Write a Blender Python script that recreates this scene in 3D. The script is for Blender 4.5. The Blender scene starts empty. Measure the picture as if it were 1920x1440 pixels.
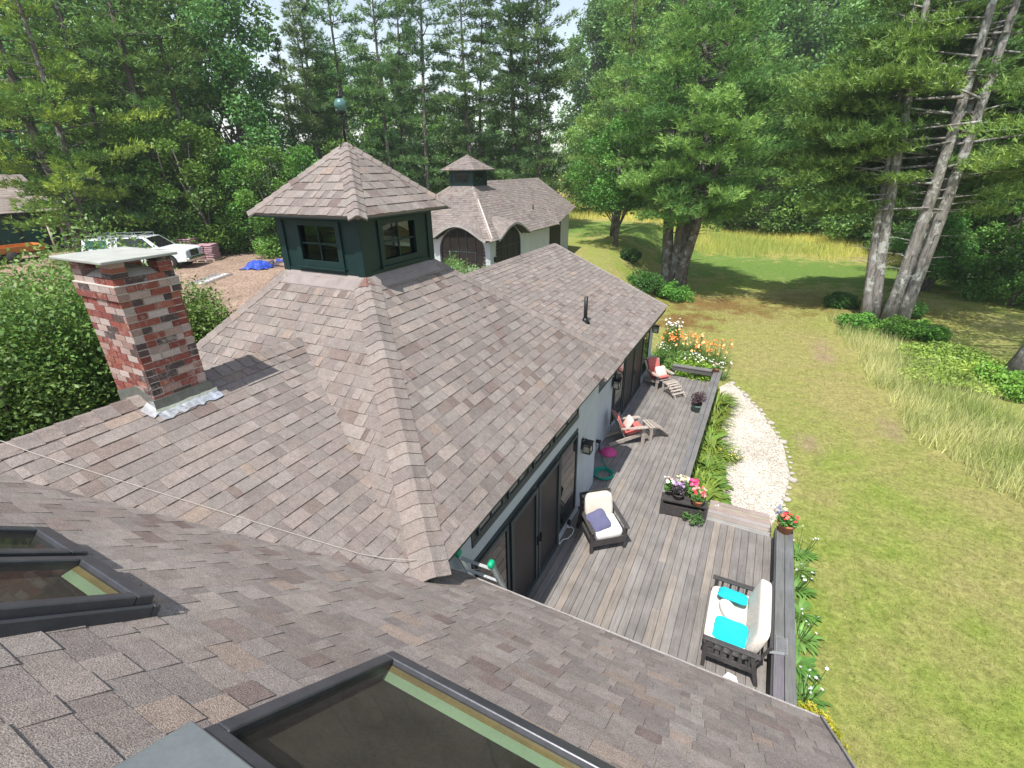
import bpy, bmesh, math, random
import numpy as np
from mathutils import Vector, Matrix, Euler

# ------------------------------------------------------------------ camera, sky, sun, exposure
S = bpy.context.scene
C = S.collection
cam_d = bpy.data.cameras.new("camera")
cam = bpy.data.objects.new("camera", cam_d)
C.objects.link(cam)
S.camera = cam
cam_d.sensor_width = 36.0
cam_d.lens = 36.0 * 900.99 / 1920.0
cam_d.clip_start = 0.05
cam_d.clip_end = 3000
RX = (0.0, 0.0, 0.0)
# axes found from the vanishing points of eaves, deck boards and verticals
_N = np.array([996.57 - 960, 2726.13 - 720]); _V = np.array([1472.3 - 960, 306.01 - 720])
_f = math.sqrt(-(_V @ _N))
_dn = np.array([*_N, _f]); _dn /= np.linalg.norm(_dn)
_dy = np.array([*_V, _f]); _dy /= np.linalg.norm(_dy)
_M = np.array([np.cross(_dy, -_dn), _dy, -_dn])
_R = _M @ np.diag([1, -1, -1])
cam.matrix_world = Matrix([[*_R[0], 0], [*_R[1], 0], [*_R[2], 0], [0, 0, 0, 1]])
S.render.resolution_x, S.render.resolution_y = 1024, 768

SUN_EL = math.radians(63.4)
W = bpy.data.worlds.new("World"); S.world = W; W.use_nodes = True
nt = W.node_tree; nt.nodes.clear()
sky = nt.nodes.new("ShaderNodeTexSky"); sky.sky_type = 'NISHITA'; sky.sun_disc = False
sky.sun_elevation = SUN_EL; sky.sun_rotation = math.radians(180)
sky.air_density = 1.3; sky.dust_density = 1.0; sky.ozone_density = 1.0
bg = nt.nodes.new("ShaderNodeBackground"); bg.inputs[1].default_value = 0.15
wo = nt.nodes.new("ShaderNodeOutputWorld")
_bw = nt.nodes.new("ShaderNodeRGBToBW"); nt.links.new(sky.outputs[0], _bw.inputs[0])
_mx = nt.nodes.new("ShaderNodeMix"); _mx.data_type = 'RGBA'; _mx.inputs[0].default_value = 0.45
nt.links.new(sky.outputs[0], _mx.inputs[6]); nt.links.new(_bw.outputs[0], _mx.inputs[7]); nt.links.new(_mx.outputs[2], bg.inputs[0]); nt.links.new(bg.outputs[0], wo.inputs[0])
sd = bpy.data.lights.new("sun", 'SUN'); sd.energy = 4.2; sd.angle = math.radians(0.5); sd.color = (1.0, 0.955, 0.89)
so = bpy.data.objects.new("sun", sd); C.objects.link(so)
so.rotation_euler = Vector((0.012, 0.5, -1.0)).to_track_quat('-Z', 'Y').to_euler()
S.view_settings.view_transform = 'Standard'; S.view_settings.look = 'None'
S.view_settings.gamma = 1.0; S.view_settings.exposure = 0.68
S.render.engine = 'CYCLES'
S.cycles.max_bounces = 6; S.cycles.transparent_max_bounces = 12
S.cycles.diffuse_bounces = 3

rng = np.random.default_rng(7)
random.seed(7)

# ------------------------------------------------------------------ materials
def newmat(name):
    m = bpy.data.materials.new(name); m.use_nodes = True
    t = m.node_tree; t.nodes.clear()
    o = t.nodes.new("ShaderNodeOutputMaterial")
    return m, t, o
def N(t, typ, **k):
    n = t.nodes.new("ShaderNode" + typ)
    for a, b in k.items():
        if a.startswith('i_'):
            key = a[2:]
            key = int(key) if key.isdigit() else key.replace('_', ' ')
            n.inputs[key].default_value = b
        else: setattr(n, a, b)
    return n
def ramp(t, fac, stops):
    r = t.nodes.new("ShaderNodeValToRGB")
    while len(r.color_ramp.elements) > 1: r.color_ramp.elements.remove(r.color_ramp.elements[-1])
    r.color_ramp.elements[0].position = stops[0][0]; r.color_ramp.elements[0].color = (*stops[0][1], 1)
    for p, c in stops[1:]:
        e = r.color_ramp.elements.new(p); e.color = (*c, 1)
    t.links.new(fac, r.inputs[0]); return r.outputs[0]
def mixc(t, fac, a, b, mode='MIX'):
    m = t.nodes.new("ShaderNodeMix"); m.data_type = 'RGBA'; m.blend_type = mode
    for i, v in ((0, fac), (6, a), (7, b)):
        if isinstance(v, (int, float)): m.inputs[i].default_value = v
        elif isinstance(v, tuple): m.inputs[i].default_value = (*v, 1) if len(v) == 3 else v
        else: t.links.new(v, m.inputs[i])
    return m.outputs[2]
def mth(t, op, a, b=None, c=None, clamp=False):
    m = t.nodes.new("ShaderNodeMath"); m.operation = op; m.use_clamp = clamp
    for i, v in enumerate((a, b, c)):
        if v is None: continue
        if isinstance(v, (int, float)): m.inputs[i].default_value = v
        else: t.links.new(v, m.inputs[i])
    return m.outputs[0]
def noise(t, vec, scale, detail=3, rough=0.55, col=False):
    n = t.nodes.new("ShaderNodeTexNoise"); n.inputs['Scale'].default_value = scale
    n.inputs['Detail'].default_value = detail; n.inputs['Roughness'].default_value = rough
    if vec is not None: t.links.new(vec, n.inputs['Vector'])
    return n.outputs[1] if col else n.outputs[0]
def scaled(t, vec, s):
    m = t.nodes.new("ShaderNodeVectorMath"); m.operation = 'MULTIPLY'
    t.links.new(vec, m.inputs[0]); m.inputs[1].default_value = s; return m.outputs[0]
def pbr(t, o, col, rough=0.7, bump=None, bstr=0.3, bdist=0.01, spec=0.4, metal=0.0):
    p = t.nodes.new("ShaderNodeBsdfPrincipled")
    for nm, v in (('Base Color', col), ('Roughness', rough), ('Specular IOR Level', spec), ('Metallic', metal)):
        if isinstance(v, tuple): p.inputs[nm].default_value = (*v, 1)
        elif isinstance(v, (int, float)): p.inputs[nm].default_value = v
        else: t.links.new(v, p.inputs[nm])
    if bump is not None:
        b = t.nodes.new("ShaderNodeBump"); b.inputs['Strength'].default_value = bstr; b.inputs['Distance'].default_value = bdist
        t.links.new(bump, b.inputs['Height']); t.links.new(b.outputs[0], p.inputs['Normal'])
    t.links.new(p.outputs[0], o.inputs[0]); return p

MATS = {}
def plain(name, col, rough=0.6, var=0.12, scale=6.0, metal=0.0, bstr=0.15, spec=0.4, fine=60.0):
    """paint, cloth, metal: base colour broken up by two scales of noise"""
    if name in MATS: return MATS[name]
    m, t, o = newmat(name)
    tc = N(t, "TexCoord"); v = tc.outputs['Object']
    n1 = noise(t, v, scale, 4); n2 = noise(t, v, fine, 2)
    f = mth(t, 'ADD', mth(t, 'MULTIPLY', n1, 0.7), mth(t, 'MULTIPLY', n2, 0.3))
    lo = tuple(c * (1 - var * 1.6) for c in col); hi = tuple(min(1, c * (1 + var * 1.6)) for c in col)
    c = ramp(t, f, [(0.28, lo), (0.72, hi)])
    pbr(t, o, c, rough, n2, bstr, 0.004, spec, metal)
    MATS[name] = m; return m
def attr_mat(name, rough=0.85, grain=200.0, gvar=0.35, blotch=2.0, bvar=0.15, bstr=0.5, spec=0.25, gdetail=2, mid=0):
    """per-piece colour from the mesh (each shingle, brick or board its own) plus grain"""
    m, t, o = newmat(name)
    tc = N(t, "TexCoord"); v = tc.outputs['Object']
    a = N(t, "Attribute", attribute_name="Col")
    g = noise(t, v, grain, gdetail); b = noise(t, v, blotch, 4)
    gf = ramp(t, g, [(0.3, (1 - gvar,) * 3), (0.7, (1 + gvar,) * 3)])
    bf = ramp(t, b, [(0.3, (1 - bvar,) * 3), (0.7, (1 + bvar,) * 3)])
    c = mixc(t, 1.0, mixc(t, 1.0, a.outputs['Color'], gf, 'MULTIPLY'), bf, 'MULTIPLY')
    if mid: c = mixc(t, 1.0, c, ramp(t, noise(t, v, mid, 4, .65), [(0.3, (.86,) * 3), (0.7, (1.14,) * 3)]), 'MULTIPLY')
    pbr(t, o, c, rough, g, bstr, 0.004, spec)
    MATS[name] = m; return m
SH = attr_mat("asphalt_shingle", 0.9, 170.0, 0.55, 1.3, 0.10, 0.9, 0.2, mid=14.0)
SH2 = attr_mat("asphalt_shingle_far", 0.9, 60.0, 0.3, 1.0, 0.14, 0.4, 0.2, mid=7.0)
def brick_mat():
    m, t, o = newmat("old_brick"); tc = N(t, "TexCoord"); v = tc.outputs['Object']; a = N(t, "Attribute", attribute_name="Col")
    g = noise(t, v, 60, 5, 0.7); l = noise(t, v, 16, 5, 0.75); k = noise(t, v, 3.0, 3)
    c = mixc(t, 1.0, a.outputs['Color'], ramp(t, g, [(0.3, (0.7,) * 3), (0.7, (1.3,) * 3)]), 'MULTIPLY')
    f = ramp(t, mth(t, 'ADD', mth(t, 'MULTIPLY', l, .7), mth(t, 'MULTIPLY', k, .45)), [(0.60, (0, 0, 0)), (0.74, (.7, .7, .7))])
    c = mixc(t, f, c, (0.48, 0.39, 0.35)); pbr(t, o, c, 0.9, g, 0.9, 0.006, 0.2); return m
BRICK = brick_mat()
# weathered deck board: grain stretched along Y
def board_mat(name, axis):
    m, t, o = newmat(name)
    tc = N(t, "TexCoord"); v = tc.outputs['Object']
    s = (45, 2.2, 20) if axis == 'y' else ((2.2, 45, 20) if axis == 'x' else (30, 30, 2.2))
    g = noise(t, scaled(t, v, s), 1.0, 5, 0.65); k = noise(t, v, 2.2, 4); sp = noise(t, v, 28, 2)
    a = N(t, "Attribute", attribute_name="Col")
    gf = ramp(t, g, [(0.3, (0.74,) * 3), (0.52, (1.0,) * 3), (0.75, (1.18,) * 3)])
    kf = ramp(t, k, [(0.3, (0.82,) * 3), (0.7, (1.15,) * 3)])
    sf = ramp(t, sp, [(0.25, (0.55,) * 3), (0.33, (1.0,) * 3), (0.74, (1.0,) * 3), (0.8, (1.5,) * 3)])
    c = mixc(t, 1.0, mixc(t, 1.0, mixc(t, 1.0, a.outputs['Color'], gf, 'MULTIPLY'), kf, 'MULTIPLY'), sf, 'MULTIPLY')
    pbr(t, o, c, 0.85, g, 0.5, 0.004, 0.2)
    return m
DECKY = board_mat("weathered_board", 'y'); DECKX = board_mat("weathered_board_across", 'x'); DECKZ = board_mat("weathered_post", 'z')

STUCCO = plain("stucco_paint", (0.43, 0.46, 0.50), 0.9, 0.05, 3.0, bstr=0.6, spec=0.2, fine=120)
SIDING = plain("siding_paint", (0.46, 0.48, 0.50), 0.8, 0.05, 2.0)
TEAL = plain("dark_teal_paint", (0.006, 0.025, 0.025), 0.5, 0.12, 8.0)
TRIM = plain("dark_trim_paint", (0.030, 0.042, 0.048), 0.5, 0.12, 8.0)
SOFF = plain("soffit_paint", (0.03, 0.05, 0.05), 0.7)
DRIP = plain("drip_edge", (0.30, 0.27, 0.25), 0.5)
BLACKM = plain("black_metal", (0.018, 0.018, 0.02), 0.4, metal=0.3)
LEAD = plain("grey_flashing", (0.17, 0.175, 0.16), 0.5, 0.2, 12.0, metal=0.3)
ALU = plain("crinkled_aluminium", (0.66, 0.69, 0.76), 0.3, 0.25, 18.0, metal=0.7, bstr=0.9, fine=35)
ALUL = plain("ladder_aluminium", (0.62, 0.64, 0.66), 0.35, 0.12, 10.0, metal=0.6)
CONC = plain("concrete_cap", (0.33, 0.34, 0.31), 0.85, 0.12, 5.0)
MORT = plain("mortar", (0.52, 0.47, 0.42), 0.95, 0.12, 14.0, bstr=0.6)
SKYF = plain("skylight_frame", (0.075, 0.078, 0.09), 0.38, 0.15, 9.0, metal=0.4)
SKYG = plain("skylight_hood", (0.20, 0.22, 0.225), 0.4, 0.1, 6.0, metal=0.3)
GREENW = plain("pale_green_lining", (0.27, 0.38, 0.25), 0.8, 0.1, 5.0)
OCHW = plain("ochre_lining", (0.24, 0.18, 0.075), 0.8, 0.2, 5.0)
INNER = plain("dark_interior", (0.05, 0.04, 0.035), 0.9)
GREENP = plain("green_plastic", (0.0, 0.32, 0.16), 0.4)
CREAM = plain("cream_cushion", (0.66, 0.60, 0.52), 0.95, 0.05, 9.0, bstr=0.4, fine=220)
WHITEC = plain("white_cushion", (0.74, 0.72, 0.69), 0.95, 0.05, 7.0, bstr=0.4, fine=220)
SPECK = plain("speckled_cushion", (0.68, 0.62, 0.56), 0.95, 0.14, 30.0, bstr=0.4, fine=90)
TURQ = plain("turquoise_cloth", (0.012, 0.58, 0.66), 0.9, 0.05, 6.0, fine=200)
SLATE = plain("slate_blue_cloth", (0.11, 0.11, 0.20), 0.95, 0.08, 6.0, fine=200)
RED = plain("faded_red_cushion", (0.50, 0.13, 0.115), 0.95, 0.12, 6.0, fine=200)
PINKP = plain("pale_pink_pillow", (0.72, 0.50, 0.46), 0.95, 0.08, 12.0, fine=200)
DWOOD = plain("dark_stained_wood", (0.055, 0.050, 0.050), 0.6, 0.2, 10.0)
TEAK = plain("grey_teak", (0.36, 0.31, 0.27), 0.85, 0.18, 14.0)
TERRA = plain("terracotta", (0.40, 0.16, 0.085), 0.85, 0.15, 8.0)
SOIL = plain("potting_soil", (0.035, 0.024, 0.016), 0.95, 0.3, 30)
GRPOT = plain("green_pot", (0.10, 0.16, 0.14), 0.6)
HOSE = plain("green_hose", (0.0, 0.26, 0.19), 0.4)
MAGENTA = plain("magenta_plastic", (0.50, 0.045, 0.20), 0.4)
WHITEP = plain("white_plastic", (0.75, 0.76, 0.76), 0.5)
TRUCKW = plain("truck_paint", (0.62, 0.66, 0.66), 0.3, 0.03, 1.0, spec=0.6)
RUBBER = plain("tyre_rubber", (0.02, 0.02, 0.02), 0.8)
CHROME = plain("chrome", (0.6, 0.6, 0.62), 0.2, metal=1.0)
STONE = plain("pale_edging_stone", (0.38, 0.35, 0.30), 0.9, 0.18, 9.0, bstr=0.6)
ORANGE = plain("orange_steel", (0.52, 0.20, 0.05), 0.6)
TARP = plain("blue_tarp", (0.02, 0.06, 0.38), 0.55, 0.2, 8.0)
WRAP = plain("pink_wrapped_bundle", (0.40, 0.24, 0.27), 0.6, 0.25, 6.0)
PALEW = plain("pale_timber", (0.46, 0.40, 0.31), 0.85)
ROPE = plain("pale_rope", (0.42, 0.39, 0.35), 0.8)
VERD = plain("verdigris_globe", (0.10, 0.20, 0.19), 0.25, 0.2, 30, metal=0.3)
COPPER = plain("stained_copper", (0.16, 0.085, 0.07), 0.6, 0.4, 30.0)

def glass_mat(name, tint=(0.5, 0.55, 0.5), trans=0.5, base=(0.01, 0.012, 0.012)):
    m, t, o = newmat(name)
    d = N(t, "BsdfPrincipled"); d.inputs['Base Color'].default_value = (*base, 1); d.inputs['Roughness'].default_value = 0.03
    d.inputs['Specular IOR Level'].default_value = 0.8
    tc = N(t, "TexCoord"); b = N(t, "Bump"); b.inputs['Strength'].default_value = 0.05; b.inputs['Distance'].default_value = 0.01
    t.links.new(noise(t, tc.outputs['Object'], 1.7, 1), b.inputs['Height']); t.links.new(b.outputs[0], d.inputs['Normal'])
    tr = N(t, "BsdfTransparent"); tr.inputs[0].default_value = (*tint, 1)
    lw_ = N(t, "LayerWeight"); lw_.inputs[0].default_value = 0.5; fc_ = mth(t, 'MULTIPLY_ADD', mth(t, 'POWER', lw_.outputs['Facing'], 5.0), .95, .045)
    mx = N(t, "MixShader")
    t.links.new(mth(t, 'ADD', mth(t, 'MULTIPLY', fc_, 1.5), 1 - trans, clamp=True), mx.inputs[0])
    t.links.new(tr.outputs[0], mx.inputs[1]); t.links.new(d.outputs[0], mx.inputs[2]); t.links.new(mx.outputs[0], o.inputs[0])
    MATS[name] = m; return m
GLASS = glass_mat("window_glass", (0.75, 0.8, 0.75), 0.8)
SKGL = glass_mat("skylight_glass", (0.85, 0.88, 0.82), 0.9, (0.05, 0.045, 0.04))
DGLASS = glass_mat("dark_window_glass", (0.3, 0.3, 0.3), 0.15, (0.012, 0.012, 0.014))
TGLASS = glass_mat("transom_glass", (0.3, 0.3, 0.3), 0.1, (0.09, 0.095, 0.09))  # grey pane colour stands in for pale sky reflected in the transoms
SCREEN = plain("dark_insect_screen", (0.022, 0.018, 0.020), 0.55, 0.2, 3.0)
CURT = plain("dark_curtain", (0.05, 0.052, 0.055), 0.9, 0.3, 14.0)
LAMPG = plain("frosted_lamp_glass", (0.42, 0.40, 0.33), 0.4, 0.1, 40)

def leaf_mat(name, trans=0.35, rough=0.5, gain=1.0, hue=0.497):
    m, t, o = newmat(name)
    a = N(t, "Attribute", attribute_name="Col"); oi = N(t, "ObjectInfo")
    hs = N(t, "HueSaturation"); t.links.new(a.outputs['Color'], hs.inputs['Color'])
    t.links.new(mth(t, 'MULTIPLY_ADD', oi.outputs['Random'], 0.03 if hue > .49 else .01, hue), hs.inputs['Hue'])
    t.links.new(mth(t, 'MULTIPLY_ADD', oi.outputs['Random'], 0.45 * gain, 1.4 * gain), hs.inputs['Value'])
    p = N(t, "BsdfPrincipled"); p.inputs['Roughness'].default_value = rough; p.inputs['Specular IOR Level'].default_value = 0.35
    t.links.new(hs.outputs[0], p.inputs['Base Color'])
    tl = N(t, "BsdfTranslucent"); c2 = mixc(t, 0.5, hs.outputs[0], (0.16, 0.22, 0.02), 'MIX'); t.links.new(c2, tl.inputs[0])
    mx = N(t, "MixShader"); mx.inputs[0].default_value = trans
    t.links.new(p.outputs[0], mx.inputs[1]); t.links.new(tl.outputs[0], mx.inputs[2]); t.links.new(mx.outputs[0], o.inputs[0])
    MATS[name] = m; return m
LEAF = leaf_mat("leaf"); NEEDLE = leaf_mat("pine_needle", 0.25, 0.6); PETAL = leaf_mat("petal", 0.12, 0.6, 0.8, 0.484)
def bark_mat(name, c1, c2, c3):
    m, t, o = newmat(name)
    tc = N(t, "TexCoord"); v = tc.outputs['Object']
    g = noise(t, scaled(t, v, (9, 9, 1.6)), 1.0, 5, 0.7); l = noise(t, v, 2.3, 4, 0.7)
    c = ramp(t, g, [(0.3, c1), (0.6, c2)])
    lf = ramp(t, l, [(0.52, (0, 0, 0)), (0.6, (1, 1, 1))])
    c = mixc(t, lf, c, c3)
    pbr(t, o, c, 0.95, g, 1.0, 0.05, 0.1)
    MATS[name] = m; return m
BARK = bark_mat("pine_bark", (0.045, 0.038, 0.034), (0.16, 0.135, 0.12), (0.24, 0.24, 0.22))
BARKL = bark_mat("pale_bark", (0.09, 0.08, 0.072), (0.27, 0.25, 0.235), (0.42, 0.42, 0.40))

# ------------------------------------------------------------------ mesh helpers
class MB:
    """collects shapes, then links them as ONE mesh object"""
    def __init__(s): s.v = []; s.f = []; s.c = []; s.sm = []
    def add(s, verts, faces, col=None, smooth=False):
        b = len(s.v); s.v += [tuple(p) for p in verts]
        for f in faces: s.f.append(tuple(b + i for i in f)); s.c.append(col); s.sm.append(smooth)
        return s
    def box(s, c, d, rz=0.0, M=None, col=None, rx=0.0, ry=0.0):
        c = Vector(c); h = Vector(d) / 2
        R = Euler((rx, ry, rz)).to_matrix()
        vs = []
        for x in (-1, 1):
            for y in (-1, 1):
                for z in (-1, 1):
                    p = R @ Vector((x * h.x, y * h.y, z * h.z)) + c
                    vs.append(M @ p if M else p)
        return s.add(vs, [(0, 1, 3, 2), (4, 6, 7, 5), (0, 4, 5, 1), (2, 3, 7, 6), (0, 2, 6, 4), (1, 5, 7, 3)], col)
    def span(s, a, b, col=None):
        a = Vector(a); b = Vector(b)
        return s.box((a + b) / 2, [abs(q) for q in (b - a)], col=col)
    def beam(s, a, b, w, h, up=(0, 0, 1), col=None):
        a = Vector(a); b = Vector(b); d = (b - a).normalized(); u = Vector(up)
        x = d.cross(u)
        if x.length < 1e-4: x = d.cross(Vector((1, 0, 0)))
        x.normalize(); y = x.cross(d).normalized()
        vs = []
        for p in (a, b):
            for i, j in ((-1, -1), (1, -1), (1, 1), (-1, 1)): vs.append(p + x * i * w / 2 + y * j * h / 2)
        return s.add(vs, [(3, 2, 1, 0), (4, 5, 6, 7), (0, 1, 5, 4), (1, 2, 6, 5), (2, 3, 7, 6), (3, 0, 4, 7)], col)
    def tube(s, pts, rad, n=8, cap=True, col=None, smooth=True):
        pts = [Vector(p) for p in pts]
        if isinstance(rad, (int, float)): rad = [rad] * len(pts)
        b0 = []; prev = None
        for i, p in enumerate(pts):
            d = (pts[min(i + 1, len(pts) - 1)] - pts[max(i - 1, 0)])
            d = d.normalized() if d.length > 1e-9 else Vector((0, 0, 1))
            if prev is None:
                x = d.orthogonal().normalized()
            else:
                x = prev - d * prev.dot(d); x = x.normalized() if x.length > 1e-6 else d.orthogonal().normalized()
            prev = x; y = d.cross(x)
            for k in range(n):
                a = 2 * math.pi * k / n
                b0.append(p + (x * math.cos(a) + y * math.sin(a)) * rad[i])
        fs = []
        for i in range(len(pts) - 1):
            for k in range(n):
                k2 = (k + 1) % n
                fs.append((i * n + k, i * n + k2, (i + 1) * n + k2, (i + 1) * n + k))
        if cap: fs.append(tuple(range(n - 1, -1, -1))); fs.append(tuple((len(pts) - 1) * n + k for k in range(n)))
        return s.add(b0, fs, col, smooth)
    def lathe(s, prof, c=(0, 0, 0), n=20, col=None):
        vs = []; fs = []; m = len(prof)
        for r, z in prof:
            for k in range(n):
                a = 2 * math.pi * k / n; vs.append((c[0] + r * math.cos(a), c[1] + r * math.sin(a), c[2] + z))
        for i in range(m - 1):
            for k in range(n):
                k2 = (k + 1) % n; fs.append((i * n + k, i * n + k2, (i + 1) * n + k2, (i + 1) * n + k))
        fs.append(tuple(range(n - 1, -1, -1))); fs.append(tuple((m - 1) * n + k for k in range(n)))
        return s.add(vs, fs, col, True)
    def cushion(s, c, d, rot=(0, 0, 0), n=10, e=0.35, pinch=0.0, M=None, jit=0.0):
        """soft superellipsoid box; pinch draws corners out for a pillow"""
        R = Euler(rot).to_matrix(); vs = []; fs = []
        sg = lambda x, p: math.copysign(abs(x) ** p, x)
        nu, nv = n * 2, n
        for j in range(nv + 1):
            ph = -math.pi / 2 + math.pi * j / nv
            for i in range(nu):
                th = 2 * math.pi * i / nu
                x = sg(math.cos(ph), e) * sg(math.cos(th), e); y = sg(math.cos(ph), e) * sg(math.sin(th), e); z = sg(math.sin(ph), 0.75 if pinch else e)
                if pinch:
                    q = 1 - pinch * (abs(x) * (1 - abs(y)) + abs(y) * (1 - abs(x)))
                    z *= (1 - 0.75 * max(abs(x), abs(y)) ** 3)
                    x *= q; y *= q
                z += jit * math.sin(5 * x + 3 * y)
                p = R @ Vector((x * d[0] / 2, y * d[1] / 2, z * d[2] / 2)) + Vector(c)
                vs.append(M @ p if M else p)
        for j in range(nv):
            for i in range(nu):
                i2 = (i + 1) % nu; fs.append((j * nu + i, j * nu + i2, (j + 1) * nu + i2, (j + 1) * nu + i))
        return s.add(vs, fs, None, True)
    def prism(s, pts, z0, z1, col=None):
        n = len(pts)
        vs = [(p[0], p[1], z0) for p in pts] + [(p[0], p[1], z1) for p in pts]
        fs = [tuple(range(n - 1, -1, -1)), tuple(range(n, 2 * n))] + [(i, (i + 1) % n, n + (i + 1) % n, n + i) for i in range(n)]
        return s.add(vs, fs, col)
    def build(s, name, mat, parent=None, loc=None, bevel=0.0):
        me = bpy.data.meshes.new(name); me.from_pydata(s.v, [], s.f)
        if any(c is not None for c in s.c):
            ca = me.color_attributes.new("Col", 'FLOAT_COLOR', 'CORNER')
            arr = np.ones((len(me.loops), 4), np.float32); k = 0
            for f, c in zip(s.f, s.c):
                if c is not None: arr[k:k + len(f), :3] = c
                k += len(f)
            ca.data.foreach_set('color', arr.ravel())
        me.polygons.foreach_set('use_smooth', s.sm)
        me.materials.append(mat); me.update()
        o = bpy.data.objects.new(name, me); C.objects.link(o)
        if parent is not None: o.parent = parent
        if loc is not None: o.location = loc
        if bevel > 0:
            b = o.modifiers.new("bevel", 'BEVEL'); b.width = bevel; b.segments = 2; b.limit_method = 'ANGLE'; b.angle_limit = math.radians(50)
        return o

def tag(o, label=None, cat=None, group=None, kind=None):
    if label: o['label'] = label
    if cat: o['category'] = cat
    if group: o['group'] = group
    if kind: o['kind'] = kind
    return o
def thing(name, loc, label, cat, rz=0.0, group=None):
    o = bpy.data.objects.new(name, None); C.objects.link(o); o.location = loc; o.rotation_euler = (0, 0, rz)
    o.empty_display_size = 0.2
    return tag(o, label, cat, group)
def dup(root, loc, rz=None, label=None, scale=None, group=None):
    """copy a thing with its parts and sub-parts"""
    r = root.copy(); C.objects.link(r); r.location = loc
    if rz is not None: r.rotation_euler = (0, 0, rz)
    if scale is not None: r.scale = (scale, scale, scale) if isinstance(scale, (int, float)) else scale
    if label: r['label'] = label
    if group: r['group'] = group
    for ch in list(KIDS.get(root.name, [])) or [c for c in root.children]:
        c = ch.copy(); C.objects.link(c); c.parent = r
        for g in ch.children:
            d = g.copy(); C.objects.link(d); d.parent = c
    return r
KIDS = {}

def arr_mesh(name, V, T, col, mat, parent=None, smooth=False):
    """numpy verts (n,3), faces (m,3 or 4), colour per vertex (n,3)"""
    me = bpy.data.meshes.new(name); k = T.shape[1]
    me.vertices.add(len(V)); me.vertices.foreach_set('co', V.astype(np.float32).ravel())
    me.loops.add(T.size); me.loops.foreach_set('vertex_index', T.astype(np.int32).ravel())
    me.polygons.add(len(T)); me.polygons.foreach_set('loop_start', np.arange(0, T.size, k, dtype=np.int32))
    try: me.polygons.foreach_set('loop_total', np.full(len(T), k, dtype=np.int32))
    except Exception: pass
    me.update(calc_edges=True)
    if col is not None:
        ca = me.color_attributes.new("Col", 'FLOAT_COLOR', 'POINT')
        a = np.ones((len(V), 4), np.float32); a[:, :3] = col; ca.data.foreach_set('color', a.ravel())
    me.materials.append(mat); me.validate()
    if smooth: me.polygons.foreach_set('use_smooth', np.ones(len(T), bool))
    o = bpy.data.objects.new(name, me); C.objects.link(o)
    if parent is not None: o.parent = parent
    return o

# ------------------------------------------------------------------ terrain
Z_DECK, Z_LAWN, Z_WEST = -7.36, -7.85, -5.15
def sstep(t): t = np.clip(t, 0, 1); return t * t * (3 - 2 * t)
def H(x, y):
    x = np.asarray(x, float); y = np.asarray(y, float)
    r = sstep((-x - 4.8) / 6.0)
    z = Z_LAWN + (Z_WEST - Z_LAWN) * r
    z = z - 0.45 * np.exp(-(((x + 13.5) / 6) ** 2 + ((y - 26) / 12) ** 2))       # garage apron a little lower
    return z + 0.05 * np.sin(x * 0.35 + 1) * np.sin(y * 0.27) * sstep((np.hypot(x, y) - 22) / 15) + 0.9 * sstep((np.hypot(x, y) - 90) / 80)
def Hf(x, y): return float(H(x, y))

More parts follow.
